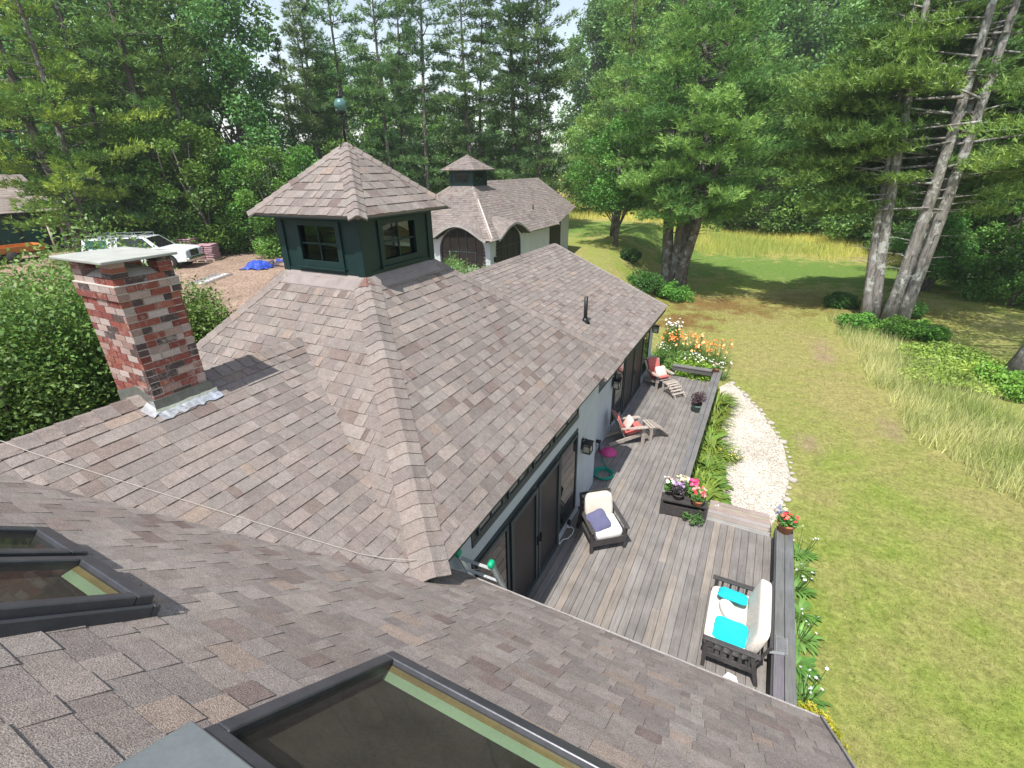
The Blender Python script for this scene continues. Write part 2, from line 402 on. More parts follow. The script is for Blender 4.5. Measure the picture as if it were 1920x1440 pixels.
# position masks used by the ground and the lawn blades alike
def ground_material():
    m, t, o = newmat("ground")
    g = N(t, "NewGeometry"); v = g.outputs['Position']
    sx = N(t, "SeparateXYZ"); t.links.new(v, sx.inputs[0]); X, Y = sx.outputs[0], sx.outputs[1]
    flat = scaled(t, v, (1, 1, 0))
    n_big = noise(t, flat, 0.22, 3); n_mid = noise(t, flat, 0.9, 4, 0.6); n_f = noise(t, flat, 9, 4, 0.7); n_ff = noise(t, flat, 55, 3, 0.7)
    green = ramp(t, n_f, [(0.25, (0.115, 0.170, 0.030)), (0.5, (0.225, 0.285, 0.055)), (0.75, (0.35, 0.385, 0.10))])
    dry = ramp(t, n_f, [(0.25, (0.22, 0.19, 0.075)), (0.55, (0.35, 0.31, 0.125)), (0.8, (0.48, 0.42, 0.20))])
    df = mth(t, 'ADD', mth(t, 'MULTIPLY', n_big, 0.75), mth(t, 'MULTIPLY', n_mid, 0.55))
    dryf = ramp(t, df, [(0.52, (0, 0, 0)), (0.76, (0.8, 0.8, 0.8))])
    c = mixc(t, dryf, green, dry)
    def spot(cx, cy, rx, ry, soft=0.55, amp=0.9):
        dx = mth(t, 'DIVIDE', mth(t, 'SUBTRACT', X, cx), rx); dy = mth(t, 'DIVIDE', mth(t, 'SUBTRACT', Y, cy), ry)
        d = mth(t, 'SQRT', mth(t, 'ADD', mth(t, 'POWER', dx, 2.0), mth(t, 'POWER', dy, 2.0)))
        d = mth(t, 'ADD', d, mth(t, 'MULTIPLY', mth(t, 'SUBTRACT', n_mid, 0.5), 2.6))
        d = mth(t, 'ADD', d, mth(t, 'MULTIPLY', mth(t, 'SUBTRACT', n_f, 0.5), 1.3))
        mr = N(t, "MapRange"); t.links.new(d, mr.inputs[0]); mr.inputs[1].default_value = 1.0; mr.inputs[2].default_value = 1 - soft
        mr.inputs[3].default_value = 0; mr.inputs[4].default_value = amp; mr.clamp = True
        return mr.outputs[0]
    # dry brown belt in the middle of the lawn, brown needle litter under the pines, bare patches
    c = mixc(t, spot(0.5, 24, 5.5, 7.5, 0.8, 0.75), c, dry)
    c = mixc(t, spot(3.4, 19.5, 1.9, 4.5, 0.6, 0.8), c, dry)
    litter = ramp(t, n_f, [(0.3, (0.12, 0.07, 0.025)), (0.7, (0.27, 0.16, 0.06))])
    c = mixc(t, spot(-2.2, 31.5, 5.0, 3.2, 0.7, 0.85), c, litter)
    c = mixc(t, spot(5.5, 34, 6.5, 4.0, 0.7, 0.55), c, litter)
    c = mixc(t, spot(-3.6, 27.0, 2.2, 2.2, 0.6, 0.9), c, litter)
    bare = ramp(t, n_ff, [(0.3, (0.24, 0.17, 0.11)), (0.7, (0.42, 0.31, 0.21))])
    for a in ((2.2, 15.4, 0.5, 1.0), (4.6, 17.5, 0.55, 1.4), (3.0, 24.5, 0.6, 2.6)): c = mixc(t, spot(*a, 0.9, 0.7), c, bare)
    # lush strip beyond the pines and ochre field behind
    lush = ramp(t, n_f, [(0.25, (0.085, 0.155, 0.032)), (0.7, (0.17, 0.27, 0.06))])
    c = mixc(t, spot(0, 45.0, 40, 6.5, 0.4, 0.95), c, lush)
    och = ramp(t, n_mid, [(0.3, (0.27, 0.27, 0.07)), (0.7, (0.42, 0.34, 0.12))])
    mr = N(t, "MapRange"); t.links.new(mth(t, 'ADD', Y, mth(t, 'MULTIPLY', n_mid, 4.0)), mr.inputs[0]); mr.inputs[1].default_value = 52; mr.inputs[2].default_value = 55
    c = mixc(t, mr.outputs[0], c, och)
    # forest floor everywhere west and far
    fl = ramp(t, n_mid, [(0.3, (0.03, 0.028, 0.014)), (0.7, (0.075, 0.075, 0.028))])
    mr2 = N(t, "MapRange"); t.links.new(mth(t, 'ADD', X, mth(t, 'MULTIPLY', n_mid, 6.0)), mr2.inputs[0]); mr2.inputs[1].default_value = -12; mr2.inputs[2].default_value = -18
    yy = N(t, "MapRange"); t.links.new(Y, yy.inputs[0]); yy.inputs[1].default_value = 42; yy.inputs[2].default_value = 36
    c = mixc(t, mth(t, 'MULTIPLY', mr2.outputs[0], yy.outputs[0]), c, fl)
    vv = ramp(t, n_ff, [(0.25, (0.6,) * 3), (0.7, (1.3,) * 3)])
    c = mixc(t, 1.0, c, vv, 'MULTIPLY'); c = mixc(t, 1.0, c, ramp(t, noise(t, flat, 3.2, 5, .7), [(0.3, (.78,) * 3), (0.7, (1.2,) * 3)]), 'MULTIPLY')
    bh = mth(t, 'ADD', n_ff, n_f)
    pbr(t, o, c, 0.95, bh, 0.8, 0.05, 0.1)
    return m
GROUND = ground_material()
ax = np.sign(np.linspace(-1, 1, 221)) * np.abs(np.linspace(-1, 1, 221)) ** 3 * 700
ay = ax + 12
GX, GY = np.meshgrid(ax, ay, indexing='ij')
V = np.stack([GX.ravel(), GY.ravel(), H(GX, GY).ravel()], 1)
i, j = np.meshgrid(np.arange(220), np.arange(220), indexing='ij'); a = (i * 221 + j).ravel()
tag(arr_mesh("lawn", V, np.stack([a, a + 221, a + 222, a + 1], 1), None, GROUND, smooth=True), kind='structure')

def sheet(name, poly, lift, mat, step=0.6):
    """flat-ish sheet draped over the terrain inside a polygon (grid cut by polygon test)"""
    P = np.array(poly); x0, y0 = P.min(0); x1, y1 = P.max(0)
    bm = bmesh.new(); vs = [bm.verts.new((p[0], p[1], 0)) for p in poly]; bm.faces.new(vs)
    for ax_, lo, hi in ((0, x0, x1), (1, y0, y1)):
        q = lo + step
        while q < hi:
            n = Vector((1, 0, 0)) if ax_ == 0 else Vector((0, 1, 0))
            bmesh.ops.bisect_plane(bm, geom=bm.verts[:] + bm.edges[:] + bm.faces[:], plane_co=n * q, plane_no=n); q += step
    for v in bm.verts: v.co.z = Hf(v.co.x, v.co.y) + lift
    bmesh.ops.recalc_face_normals(bm, faces=bm.faces)
    me = bpy.data.meshes.new(name); bm.to_mesh(me); bm.free(); me.materials.append(mat)
    o = bpy.data.objects.new(name, me); C.objects.link(o); return tag(o, kind='structure')
def gravel_mat(name, cols, cell, big):
    m, t, o = newmat(name)
    g = N(t, "NewGeometry"); v = g.outputs['Position']
    vo = N(t, "TexVoronoi"); vo.inputs['Scale'].default_value = cell; t.links.new(v, vo.inputs['Vector'])
    sp = N(t, "SeparateColor"); t.links.new(vo.outputs['Color'], sp.inputs[0])
    c = ramp(t, sp.outputs[0], cols); b = noise(t, v, big, 4)
    bf = ramp(t, b, [(0.3, (0.78,) * 3), (0.7, (1.15,) * 3)])
    df = ramp(t, vo.outputs['Distance'], [(0.0, (1.1,) * 3), (0.6, (0.95,) * 3), (0.9, (0.5,) * 3)])
    c = mixc(t, 1.0, mixc(t, 1.0, c, bf, 'MULTIPLY'), df, 'MULTIPLY')
    pbr(t, o, c, 0.95, mth(t, 'MULTIPLY', vo.outputs['Distance'], -1.0), 0.9, 0.02, 0.15); return m
DRIVE = gravel_mat("driveway_gravel", [(0.1, (0.22, 0.155, 0.12)), (0.5, (0.29, 0.205, 0.155)), (0.9, (0.36, 0.265, 0.20))], 12, 0.7)
PATHM = gravel_mat("path_gravel", [(0.05, (0.32, 0.27, 0.21)), (0.35, (0.52, 0.465, 0.39)), (0.9, (0.64, 0.60, 0.53))], 34, 1.2)
sheet("driveway", [(-11.5, 9), (-12, 19.2), (-19.5, 19.6), (-22, 23), (-33, 24), (-46, 20), (-48, 10), (-30, 9), (-22, 6.5), (-14, 6)], 0.02, DRIVE)
sheet("gravel_path", [(0.0, 10.6), (1.15, 10.5), (1.42, 11.6), (1.62, 13.2), (1.45, 14.9), (0.85, 16.75), (0.15, 18.3), (-0.42, 19.3), (-0.75, 18.6), (-0.5, 16.9), (-0.30, 15), (-0.12, 13), (-0.02, 11.7)], 0.02, PATHM, 0.3)

# ------------------------------------------------------------------ shingles
PAL = [(0.245, 0.212, 0.198), (0.222, 0.196, 0.186), (0.234, 0.202, 0.188), (0.262, 0.230, 0.212), (0.205, 0.180, 0.172), (0.178, 0.142, 0.132),
       (0.272, 0.222, 0.192), (0.246, 0.222, 0.208), (0.206, 0.170, 0.156), (0.232, 0.208, 0.196)]
PAL = [(p_[0] * .895, p_[1] * .87, p_[2] * .85) for p_ in PAL]
PWT = [5, 5, 5, 4, 3, 1.3, 0.9, 5, 1.6, 5]
def clip(poly, xa, xb, ya, yb):
    for ax_, lim, sg in ((0, xa, 1), (0, xb, -1), (1, ya, 1), (1, yb, -1)):
        out = []
        for k in range(len(poly)):
            p, q = poly[k], poly[(k + 1) % len(poly)]
            dp = (p[ax_] - lim) * sg; dq = (q[ax_] - lim) * sg
            if dp >= 0: out.append(p)
            if (dp >= 0) != (dq >= 0):
                s_ = dp / (dp - dq); out.append((p[0] + (q[0] - p[0]) * s_, p[1] + (q[1] - p[1]) * s_))
        poly = out
        if len(poly) < 3: return []
    return poly
def shingles(mb, poly3, up, e=0.17, wmin=0.12, wmax=0.36, seed=0, thick=0.011, tint=1.0, skip=None):
    """real courses of separate tabs over a convex 3D polygon; up = horizontal vector pointing up-slope"""
    r = random.Random(seed); P = [Vector(p) for p in poly3]
    n = (P[1] - P[0]).cross(P[2] - P[0]).normalized()
    if n.z < 0: n = -n
    upv = Vector(up); v = (upv - n * upv.dot(n)).normalized(); u = v.cross(n).normalized()
    O = min(P, key=lambda p: p.dot(v)); pl = [((p - O).dot(u), (p - O).dot(v)) for p in P]
    umin = min(p[0] for p in pl); umax = max(p[0] for p in pl); vmax = max(p[1] for p in pl)
    row = 0
    while row * e < vmax:
        hi_ = False; v0, v1 = row * e, (row + 1) * e; q = umin - r.random() * 0.3
        while q < umax:
            w = r.uniform(wmin, wmax) * r.choice((1, 1, .45)); pc = clip(pl, q, q + w - 0.002, v0, v1); hi_ = (not hi_) if r.random() < .8 else hi_; hh = thick * (1.35 if hi_ else .45); sh_ = 1.03 if hi_ else .94
            if len(pc) >= 3 and skip is not None:
                cm = O + u * (sum(p[0] for p in pc) / len(pc)) + v * (sum(p[1] for p in pc) / len(pc))
                if skip(cm): pc = []
            if len(pc) >= 3:
                top = []; bot = []
                for a_, b_ in pc:
                    t_ = (b_ - v0) / e; base = O + u * a_ + v * b_
                    top.append(base + n * (hh * (1 - t_) + 0.003)); bot.append(base - n * 0.012)
                k = len(pc); c0 = r.choices(PAL, PWT)[0]; g_ = r.uniform(0.93, 1.07) * tint * sh_; col = tuple(min(1, x * g_) for x in c0)
                mb.add(top + bot, [tuple(range(k))] + [(i_, i_ + k, (i_ + 1) % k + k, (i_ + 1) % k) for i_ in range(k)], col)
            q += w
        row += 1
    # solid deck under the tabs
    if skip is not None: return
    k = len(P)
    mb.add([p - n * 0.008 for p in P] + [p - n * 0.05 for p in P], [tuple(range(k)), tuple(range(2 * k - 1, k - 1, -1))] + [(i_, (i_ + 1) % k, (i_ + 1) % k + k, i_ + k) for i_ in range(k)], (0.2, 0.18, 0.17))
def caps(mb, a, b, dA, dB, w=0.19, e=0.17, seed=0, lift=0.012, tint=1.0):
    """overlapping bent cap shingles from low end a to high end b; dA/dB = outward vectors lying in the two slopes"""
    r = random.Random(seed); a = Vector(a); b = Vector(b); d = (b - a); L = d.length; d.normalize()
    def side(x):
        x = Vector(x); x = x - d * x.dot(d); return x.normalized()
    A, B = side(dA), side(dB); upn = -(A + B)
    upn = (upn - d * upn.dot(d)); upn = upn.normalized() if upn.length > 1e-3 else Vector((0, 0, 1))
    if upn.z < 0: upn = -upn
    k = 0
    while k * e < L:
        s0 = k * e; s1 = min(L, s0 + e * 1.25); c0 = r.choices(PAL[:8], [5, 4, 4, 3, 2, .6, .8, 4])[0]; g_ = r.uniform(.96, 1.08) * tint; col = tuple(x * g_ for x in c0)
        vs = []
        for s_, h_ in ((s0, lift + 0.016), (s1, lift)):
            p = a + d * s_
            for sd_, q in ((A, 1), (A, 0.55), (A, 0.18), (B, 0.18), (B, 0.55), (B, 1)):
                vs.append(p + sd_ * w * q + upn * (h_ + (0.012 if q < 0.3 else 0)))
        lo = [vs[i_] - upn * 0.03 for i_ in range(6)]
        mb.add(vs + lo, [(i_, i_ + 1, i_ + 7, i_ + 6) for i_ in range(5)] + [(12 + i_, 13 + i_, i_ + 1, i_) for i_ in range(5)] + [(0, 6, 12), (5, 17, 11)], col)
        k += 1

# ------------------------------------------------------------------ HOUSE
house = thing("house", (0, 0, 0), "grey stucco house under brown shingle roofs, with dark doors onto the deck", "house")
m_ = MB()
A_ = (-5.6, 5.72, -1.54); B_ = (-5.6, 7.52, -1.54); C_ = (-7.4, 7.52, -1.54); D_ = (-7.4, 5.72, -1.54)
SE_, NE_, NW_, SW_ = (-2.58, 3.0, -4.0), (-2.58, 10.3, -4.0), (-9.7, 10.3, -4.0), (-9.7, 3.0, -4.0)
shingles(m_, [SE_, NE_, B_, A_], (-1, 0, 0), seed=1)
shingles(m_, [SW_, SE_, A_, D_], (0, 1, 0), seed=2)
shingles(m_, [NE_, NW_, C_, B_], (0, -1, 0), seed=3)
shingles(m_, [NW_, SW_, D_, C_], (1, 0, 0), seed=4)
# the eave runs a little lower past the column
shingles(m_, [(-2.50, 9.0, -4.065), (-2.50, 10.3, -4.065), (-2.58, 10.3, -4.0), (-2.58, 9.0, -4.0)], (-1, 0, 0), e=0.11, seed=5)
E_sl = (3.02, 0, -2.46); S_sl = (0, -2.72, -2.46); N_sl = (0, 2.78, -2.46); W_sl = (-2.4, 0, -2.46)
caps(m_, SE_, A_, E_sl, S_sl, seed=11, w=0.235); caps(m_, NE_, B_, E_sl, N_sl, seed=12); caps(m_, SW_, D_, W_sl, S_sl, seed=13); caps(m_, NW_, C_, W_sl, N_sl, seed=14)
tower_roof = m_.build("roof", SH, house)
tower_roof['label'] = "steep brown hipped roof below the dark green cupola"
# connector with the chimney: gable running toward the camera house
m_ = MB()
zr = -2.368; xr = -6.25; k_ = 0.4865
shingles(m_, [(-2.75, 0.3, zr - k_ * 3.5), (-2.75, 4.9, zr - k_ * 3.5), (xr, 4.95, zr), (xr, 0.3, zr)], (-1, 0, 0), seed=21)
shingles(m_, [(-9.7, 4.9, zr - k_ * 3.45), (-9.7, 0.3, zr - k_ * 3.45), (xr, 0.3, zr), (xr, 4.95, zr)], (1, 0, 0), seed=22)
caps(m_, (xr, 0.5, zr), (xr, 4.85, zr), (1, 0, -k_), (-1, 0, -k_), seed=23)
o = m_.build("roof", SH, house); o['label'] = "low brown gable roof carrying the brick chimney"
# wing north of the tower
m_ = MB()
wy = 18.2; wx = -7.55; wz = -2.757; we = -2.97; wez = -4.8
shingles(m_, [(we, 9.4, wez), (we, wy, wez), (wx, wy, wz), (wx, 9.4, wz)], (-1, 0, 0), seed=31)
shingles(m_, [(2 * wx - we, wy, wez), (2 * wx - we, 9.4, wez), (wx, 9.4, wz), (wx, wy, wz)], (1, 0, 0), seed=32)
caps(m_, (wx, 9.4, wz), (wx, wy, wz), (1, 0, -.44), (-1, 0, -.44), seed=33, w=0.17)
# rake edge strip
m_.beam((we - .01, wy + 0.03, wez - .03), (wx, wy + 0.03, wz - .03), 0.05, 0.09, col=(0.33, 0.30, 0.29))
o = m_.build("roof", SH, house); o['label'] = "far brown shingle roof of the wing with a black vent pipe"
# roof under the camera
m_ = MB()
nz = lambda y: -1.60 - 0.83 * y
shingles(m_, [(1.20, 3.80, nz(3.8)), (-6.9, 3.80, nz(3.8)), (-6.9, -2.6, nz(-2.6)), (1.20, -2.6, nz(-2.6))], (0, -1, 0), seed=41, e=0.172, wmin=0.14, wmax=0.36, thick=0.0065, tint=1.2)  # lighter tint makes up in the colour for this slope's weak, north-facing sun
shingles(m_, [(-6.9, -8.0, nz(2.8)), (1.20, -8.0, nz(2.8)), (1.20, -2.6, nz(-2.6)), (-6.9, -2.6, nz(-2.6))], (0, 1, 0), seed=42, e=0.3, wmax=0.8)
m_.beam((-6.9, 3.82, nz(3.8) - .03), (1.2, 3.82, nz(3.8) - .03), 0.02, 0.06, col=(0.30, 0.28, 0.27))
m_.beam((1.215, 3.82, nz(3.8) - .03), (1.215, -2.6, nz(-2.6) - .03), 0.02, 0.07, col=(0.30, 0.28, 0.27))
o = m_.build("roof", SH, house); o['label'] = "large near brown shingle roof with two skylights"
# fascia and soffits
f_ = MB()
f_.span((-2.62, 3.0, -4.10), (-2.66, 10.28, -4.05)); f_.span((-2.66, 3.5, -4.10), (-3.0, 10.2, -4.07))
f_.span((-3.4, 10.24, -4.16), (-2.62, 10.28, -4.05)); f_.span((-3.4, 9.9, -4.17), (-2.66, 10.24, -4.13))
f_.span((we - .04, 10.0, wez - .17), (we - .08, wy - .02, wez - .05)); f_.span((we - .08, 10.0, wez - .18), (-3.36, wy - .3, wez - .14))
f_.span((-6.8, 3.74, nz(3.8) - .2), (1.1, 3.78, nz(3.8) - .06)); f_.span((-6.8, 3.4, nz(3.8) - .21), (1.1, 3.74, nz(3.8) - .17))
f_.build("fascia", SOFF, house)
# walls
w_ = MB()
w_.span((-3.15, 3.3, -8.2), (-2.93, 9.88, -4.1)); w_.span((-3.6, 9.66, -8.2), (-3.15, 9.88, -4.1))
w_.span((-3.57, 9.88, -8.2), (-3.35, 18.0, -4.83))
w_.span((-11.7, 17.8, -8.2), (-3.57, 18.0, -4.83)); w_.prism([(0, 0), (0, 0), (0, 0)], 0, 0) if False else None
w_.add([(-3.4, 17.99, -4.84), (-11.7, 17.99, -4.84), (wx, 17.99, wz - .1), (-3.4, 17.85, -4.84), (-11.7, 17.85, -4.84), (wx, 17.85, wz - .1)], [(0, 1, 2), (5, 4, 3), (0, 2, 5, 3), (1, 4, 5, 2)])
w_.span((-11.9, 9.9, -8.2), (-11.7, 18.0, -4.83))
w_.span((-9.5, 3.3, -8.2), (-9.3, 10.0, -3.9)); w_.span((-9.3, 9.9, -8.2), (-3.6, 10.05, -4.1))
w_.span((-6.6, 3.2, -8.2), (0.85, 3.4, -4.95)); w_.span((0.65, -7.0, -8.2), (0.85, 3.2, -5.0))
w_.add([(0.85, 3.4, -5.0), (0.85, -7.6, -5.0), (0.85, -2.6, .35), (0.65, 3.4, -5.0), (0.65, -7.6, -5.0), (0.65, -2.6, .35)], [(0, 1, 2), (5, 4, 3), (0, 2, 5, 3), (1, 4, 5, 2)])
w_.span((-6.6, -7.2, -8.2), (0.65, -7.0, -5.0)); w_.span((-6.75, -7.0, -8.2), (-6.6, 3.3, -5.0)); w_.add([(-6.75, 3.4, -5.0), (-6.75, -7.6, -5.0), (-6.75, -2.6, .35), (-6.6, 3.4, -5.0), (-6.6, -7.6, -5.0), (-6.6, -2.6, .35)], [(0, 1, 2), (5, 4, 3), (0, 2, 5, 3), (1, 4, 5, 2)])
w_.build("wall", STUCCO, house)

# doors and windows of the great room wall (x = -2.93)
def pane_unit(name, parent, x, y0, y1, z0, z1, fr=0.06, mat=DGLASS, dep=0.03, frame_mat=TRIM, lab=None, backing=True):
    """framed panel lying on a wall facing +X"""
    mb = MB()
    mb.span((x, y0, z0), (x + dep, y0 + fr, z1)); mb.span((x, y1 - fr, z0), (x + dep, y1, z1))
    mb.span((x, y0 + fr, z0), (x + dep, y1 - fr, z0 + fr)); mb.span((x, y0 + fr, z1 - fr), (x + dep, y1 - fr, z1))
    o = mb.build(name, frame_mat, parent, bevel=0.004)
    g = MB(); g.span((x + .004, y0 + fr, z0 + fr), (x + .012, y1 - fr, z1 - fr)); gg = g.build("pane", mat, o)
    if lab: o['label'] = lab
    return o
X0 = -2.93
tr = MB(); zt0, zt1 = -7.30, -5.12
tr.span((X0, 4.30, zt1), (X0 + .02, 8.52, zt1 + .07)); tr.span((X0, 4.24, zt0), (X0 + .02, 4.32, zt1 + .07)); tr.span((X0, 8.46, zt0), (X0 + .02, 8.52, zt1))
tr.span((X0, 4.28, -4.80), (X0 + .02, 8.52, -4.70)); tr.span((X0, 4.28, -4.70), (X0 + .015, 8.52, -4.15)); tr.build("door_trim", TRIM, house)
pane_unit("window", house, X0 + .02, 4.32, 5.28, zt0 + .05, zt1, .07, DGLASS)
d1 = pane_unit("door", house, X0 + .03, 5.32, 6.36, zt0, zt1, .09, SCREEN, .045)
d2 = pane_unit("door", house, X0 + .03, 6.40, 7.42, zt0, zt1, .09, SCREEN, .045)
h = MB(); h.tube([(X0 + .10, 6.33, -6.38), (X0 + .10, 6.33, -6.22)], .014, 6); h.box((X0 + .085, 6.33, -6.3), (.03, .04, .2)); h.build("handle", BLACKM, d1)
h = MB(); h.tube([(X0 + .10, 6.45, -6.38), (X0 + .10, 6.45, -6.22)], .014, 6); h.box((X0 + .085, 6.45, -6.3), (.03, .04, .2)); h.build("handle", BLACKM, d2)
pane_unit("window", house, X0 + .02, 7.46, 8.46, zt0 + .22, zt1, .07, DGLASS)
for a, b in ((4.40, 5.15), (5.30, 6.05), (6.22, 6.97), (7.15, 8.42)):
    o = pane_unit("window", house, X0 + .02, a, b, -4.66, -4.18, .045, TGLASS, .03, TRIM)
    mu = MB(); mu.span((X0 + .035, (a + b) / 2 - .012, -4.61), (X0 + .05, (a + b) / 2 + .012, -4.25)); mu.build("mullion", TRIM, o)
# wing doors (x = -3.35)
X1 = -3.35
tr = MB(); tr.span((X1, 12.78, -5.18), (X1 + .02, 17.32, -5.08)); tr.span((X1, 12.72, -7.3), (X1 + .02, 12.80, -5.08)); tr.span((X1, 17.26, -7.3), (X1 + .02, 17.32, -5.18)); tr.build("door_trim", TRIM, house)
pane_unit("window", house, X1 + .02, 12.82, 13.82, -7.12, -5.2, .07, DGLASS)
dd = pane_unit("door", house, X1 + .03, 13.85, 15.02, -7.32, -5.2, .09, SCREEN, .045)
d3 = pane_unit("door", house, X1 + .03, 15.06, 16.22, -7.32, -5.2, .09, SCREEN, .045)
h = MB(); h.tube([(X1 + .10, 15.0, -6.38), (X1 + .10, 15.0, -6.22)], .014, 6); h.build("handle", BLACKM, dd)
pane_unit("window", house, X1 + .02, 16.26, 17.22, -7.0, -5.2, .07, DGLASS)
# kick board below right-hand windows
for p_, q_ in (((X0, 7.50, -7.34), (X0 + .03, 8.9, -7.12)), ((X1, 16.3, -7.34), (X1 + .03, 17.6, -7.03)), ((X1, 9.9, -7.34), (X1 + .025, 12.7, -7.14))): kb = MB(); kb.span(p_, q_); kb.build("skirting_board", STUCCO, house)
# outlet box and cord
ob = MB(); ob.box((X0 + .05, 8.05, -7.2), (.07, .10, .11)); ob.build("outlet_box", BLACKM, house, bevel=.006)
# wall lantern
def wall_lamp(x, y, z, lab):
    l = MB(); l.span((x, y - .05, z - .12), (x + .02, y + .05, z + .14)); l.tube([(x + .02, y, z + .10), (x + .08, y, z + .15), (x + .14, y, z + .10)], .012, 6)
    l.prism([(x + .04, y - .12), (x + .24, y - .12), (x + .24, y + .12), (x + .04, y + .12)], z + .06, z + .075)
    for a, b in ((.06, -.09), (.06, .09), (.22, -.09), (.22, .09)): l.span((x + a - .008, y + b - .008, z - .16), (x + a + .008, y + b + .008, z + .06))
    l.prism([(x + .05, y - .1), (x + .23, y - .1), (x + .23, y + .1), (x + .05, y + .1)], z - .18, z - .16)
    for b in (-.09, .09): l.span((x + .06, y + b - .006, z), (x + .22, y + b + .006, z + .012))
    l.span((x + .214, y - .09, z), (x + .226, y + .09, z + .012))
    o = l.build("wall_lamp", BLACKM, house); o['label'] = lab
    g = MB(); g.span((x + .068, y - .082, z - .158), (x + .212, y + .082, z + .055)); g.build("lamp_shade", LAMPG, o)
wall_lamp(X0, 8.86, -5.62, "black wall lantern on the column between the two groups of doors")
wall_lamp(X1, 12.62, -5.70, "black wall lantern left of the far doors")
wall_lamp(X1, 17.80, -5.55, "black wall lantern at the far corner of the wing")
# dark tube added to stand in for the shaded gap at the return, and hose reel bracket
dn = MB(); dn.tube([(X1 + .05, 9.98, -5.0), (X1 + .05, 9.98, -6.4)], .03, 8); dn.build("dark_gap_tube", TRIM, house)
hb = MB(); hb.tube([(X1 + .02, 11.35, -7.0), (X1 + .14, 11.35, -7.0)], .05, 10); hb.tube([(X1 + .1, 11.35, -7.02), (X1 + .12, 11.3, -7.3)], .02, 6); hb.build("hose_tap", BLACKM, house)
# vent pipe on the wing
vp = MB(); vp.tube([(-4.42, 13.1, -4.3), (-4.42, 13.1, -3.42)], .055, 12); vp.lathe([(.15, 0), (.09, .1), (.07, .16)], (-4.42, 13.1, -4.20), 12); vp.box((-4.42, 13.1, -4.165), (.42, .36, .012), ry=math.atan(.44)); vp.build("vent_pipe", BLACKM, house)

# ---- chimney
cx0, cx1, cy0, cy1 = -6.75, -5.93, 2.50, 3.11
ch = MB()
BP = [(0.235, 0.072, 0.054), (0.205, 0.062, 0.05), (0.28, 0.105, 0.075), (0.08, 0.058, 0.058), (0.10, 0.07, 0.065), (0.37, 0.27, 0.24), (0.42, 0.345, 0.315), (0.33, 0.215, 0.185), (0.225, 0.072, 0.06)]
BW = [2.8, 2.6, 1.6, 2.4, 1.2, 3.8, 4.4, 3.4, 2.2]
def brick_ring(mb, x0, x1, y0, y1, z, hgt, seed, L=0.215, pr=0.0):
    r = random.Random(seed); d = 0.10; g = 0.012
    off = (seed % 2) * L / 2
    for (a, b, face) in ((x0, x1, 's'), (x0, x1, 'n'), (y0 + d, y1 - d, 'e'), (y0 + d, y1 - d, 'w')):
        q = a - off if off else a
        while q < b - 0.01:
            qa, qb = max(q, a), min(q + L, b)
            if qb - qa > 0.03:
                col = r.choices(BP, BW)[0]; k = r.uniform(.85, 1.15); col = tuple(min(1, c * k) for c in col); j_ = r.uniform(0, .003)
                za, zb = z + g / 2, z + hgt - g / 2; qa += g / 2; qb -= g / 2
                if face == 's': mb.span((qa, y0 - j_, za), (qb, y0 + d, zb), col)
                if face == 'n': mb.span((qa, y1 - d, za), (qb, y1 + j_, zb), col)
                if face == 'e': mb.span((x1 - d, qa, za), (x1 + j_, qb, zb), col)
                if face == 'w': mb.span((x0 - j_, qa, za), (x0 + d, qb, zb), col)
            q += L
CH_ = 0.0785
zz = -3.1; k = 0
while zz < -1.26: brick_ring(ch, cx0, cx1, cy0, cy1, zz, CH_, k + 100); zz += CH_; k += 1
ztop = zz
for j_ in range(2): brick_ring(ch, cx0 - .02, cx1 + .02, cy0 - .02, cy1 + .02, zz, CH_, k + 100); zz += CH_; k += 1
z_led = zz
brick_ring(ch, cx0, cx1, cy0, cy1, zz, CH_, k + 100); zz += CH_; k += 1
z_pier = zz
chim = ch.build("chimney", BRICK, house); chim['label'] = "red and whitewashed brick chimney with a flat slab on corner piers"
mo = MB(); g = .010
mo.span((cx0 + g, cy0 + g, -3.1), (cx1 - g, cy1 - g, z_pier - .01)); mo.span((cx0 - .010, cy0 - .010, ztop), (cx1 + .010, cy1 + .010, z_led - .004)); mo.span((cx0 - .023, cy0 - .023, z_led - .003), (cx1 + .023, cy1 + .023, z_led + .009))
# mortar wash
mo.add([(cx0 + .02, cy0 + .02, z_pier - .012), (cx1 - .02, cy0 + .02, z_pier - .012), (cx1 - .02, cy1 - .02, z_pier - .012), (cx0 + .02, cy1 - .02, z_pier - .012),
        (cx0 + .2, cy0 + .18, z_pier + .06), (cx1 - .2, cy0 + .18, z_pier + .06), (cx1 - .2, cy1 - .18, z_pier + .06), (cx0 + .2, cy1 - .18, z_pier + .06)],
       [(0, 1, 5, 4), (1, 2, 6, 5), (2, 3, 7, 6), (3, 0, 4, 7), (4, 5, 6, 7)])
mo.build("mortar", MORT, chim)
for s_, (px, py) in enumerate(((cx0, cy0), (cx1 - .2, cy0), (cx1 - .2, cy1 - .15), (cx0, cy1 - .15))):
    pi = MB()
    for t_ in range(3):
        r = random.Random(s_ * 7 + t_); col = r.choices(BP, BW)[0]
        pi.span((px, py, z_pier + t_ * .055 + .004), (px + .2, py + .15, z_pier + t_ * .055 + .053), col)
    pi.span((px + .006, py + .006, z_pier), (px + .194, py + .144, z_pier + .165), (0.5, 0.45, 0.4)); pi.build("pier", BRICK, chim)
ztp = z_pier + .165
cp = MB(); cp.span((-6.92, 2.41, ztp), (-5.85, 3.16, ztp + .032)); cp.build("chimney_cap", CONC, chim, bevel=0.008)
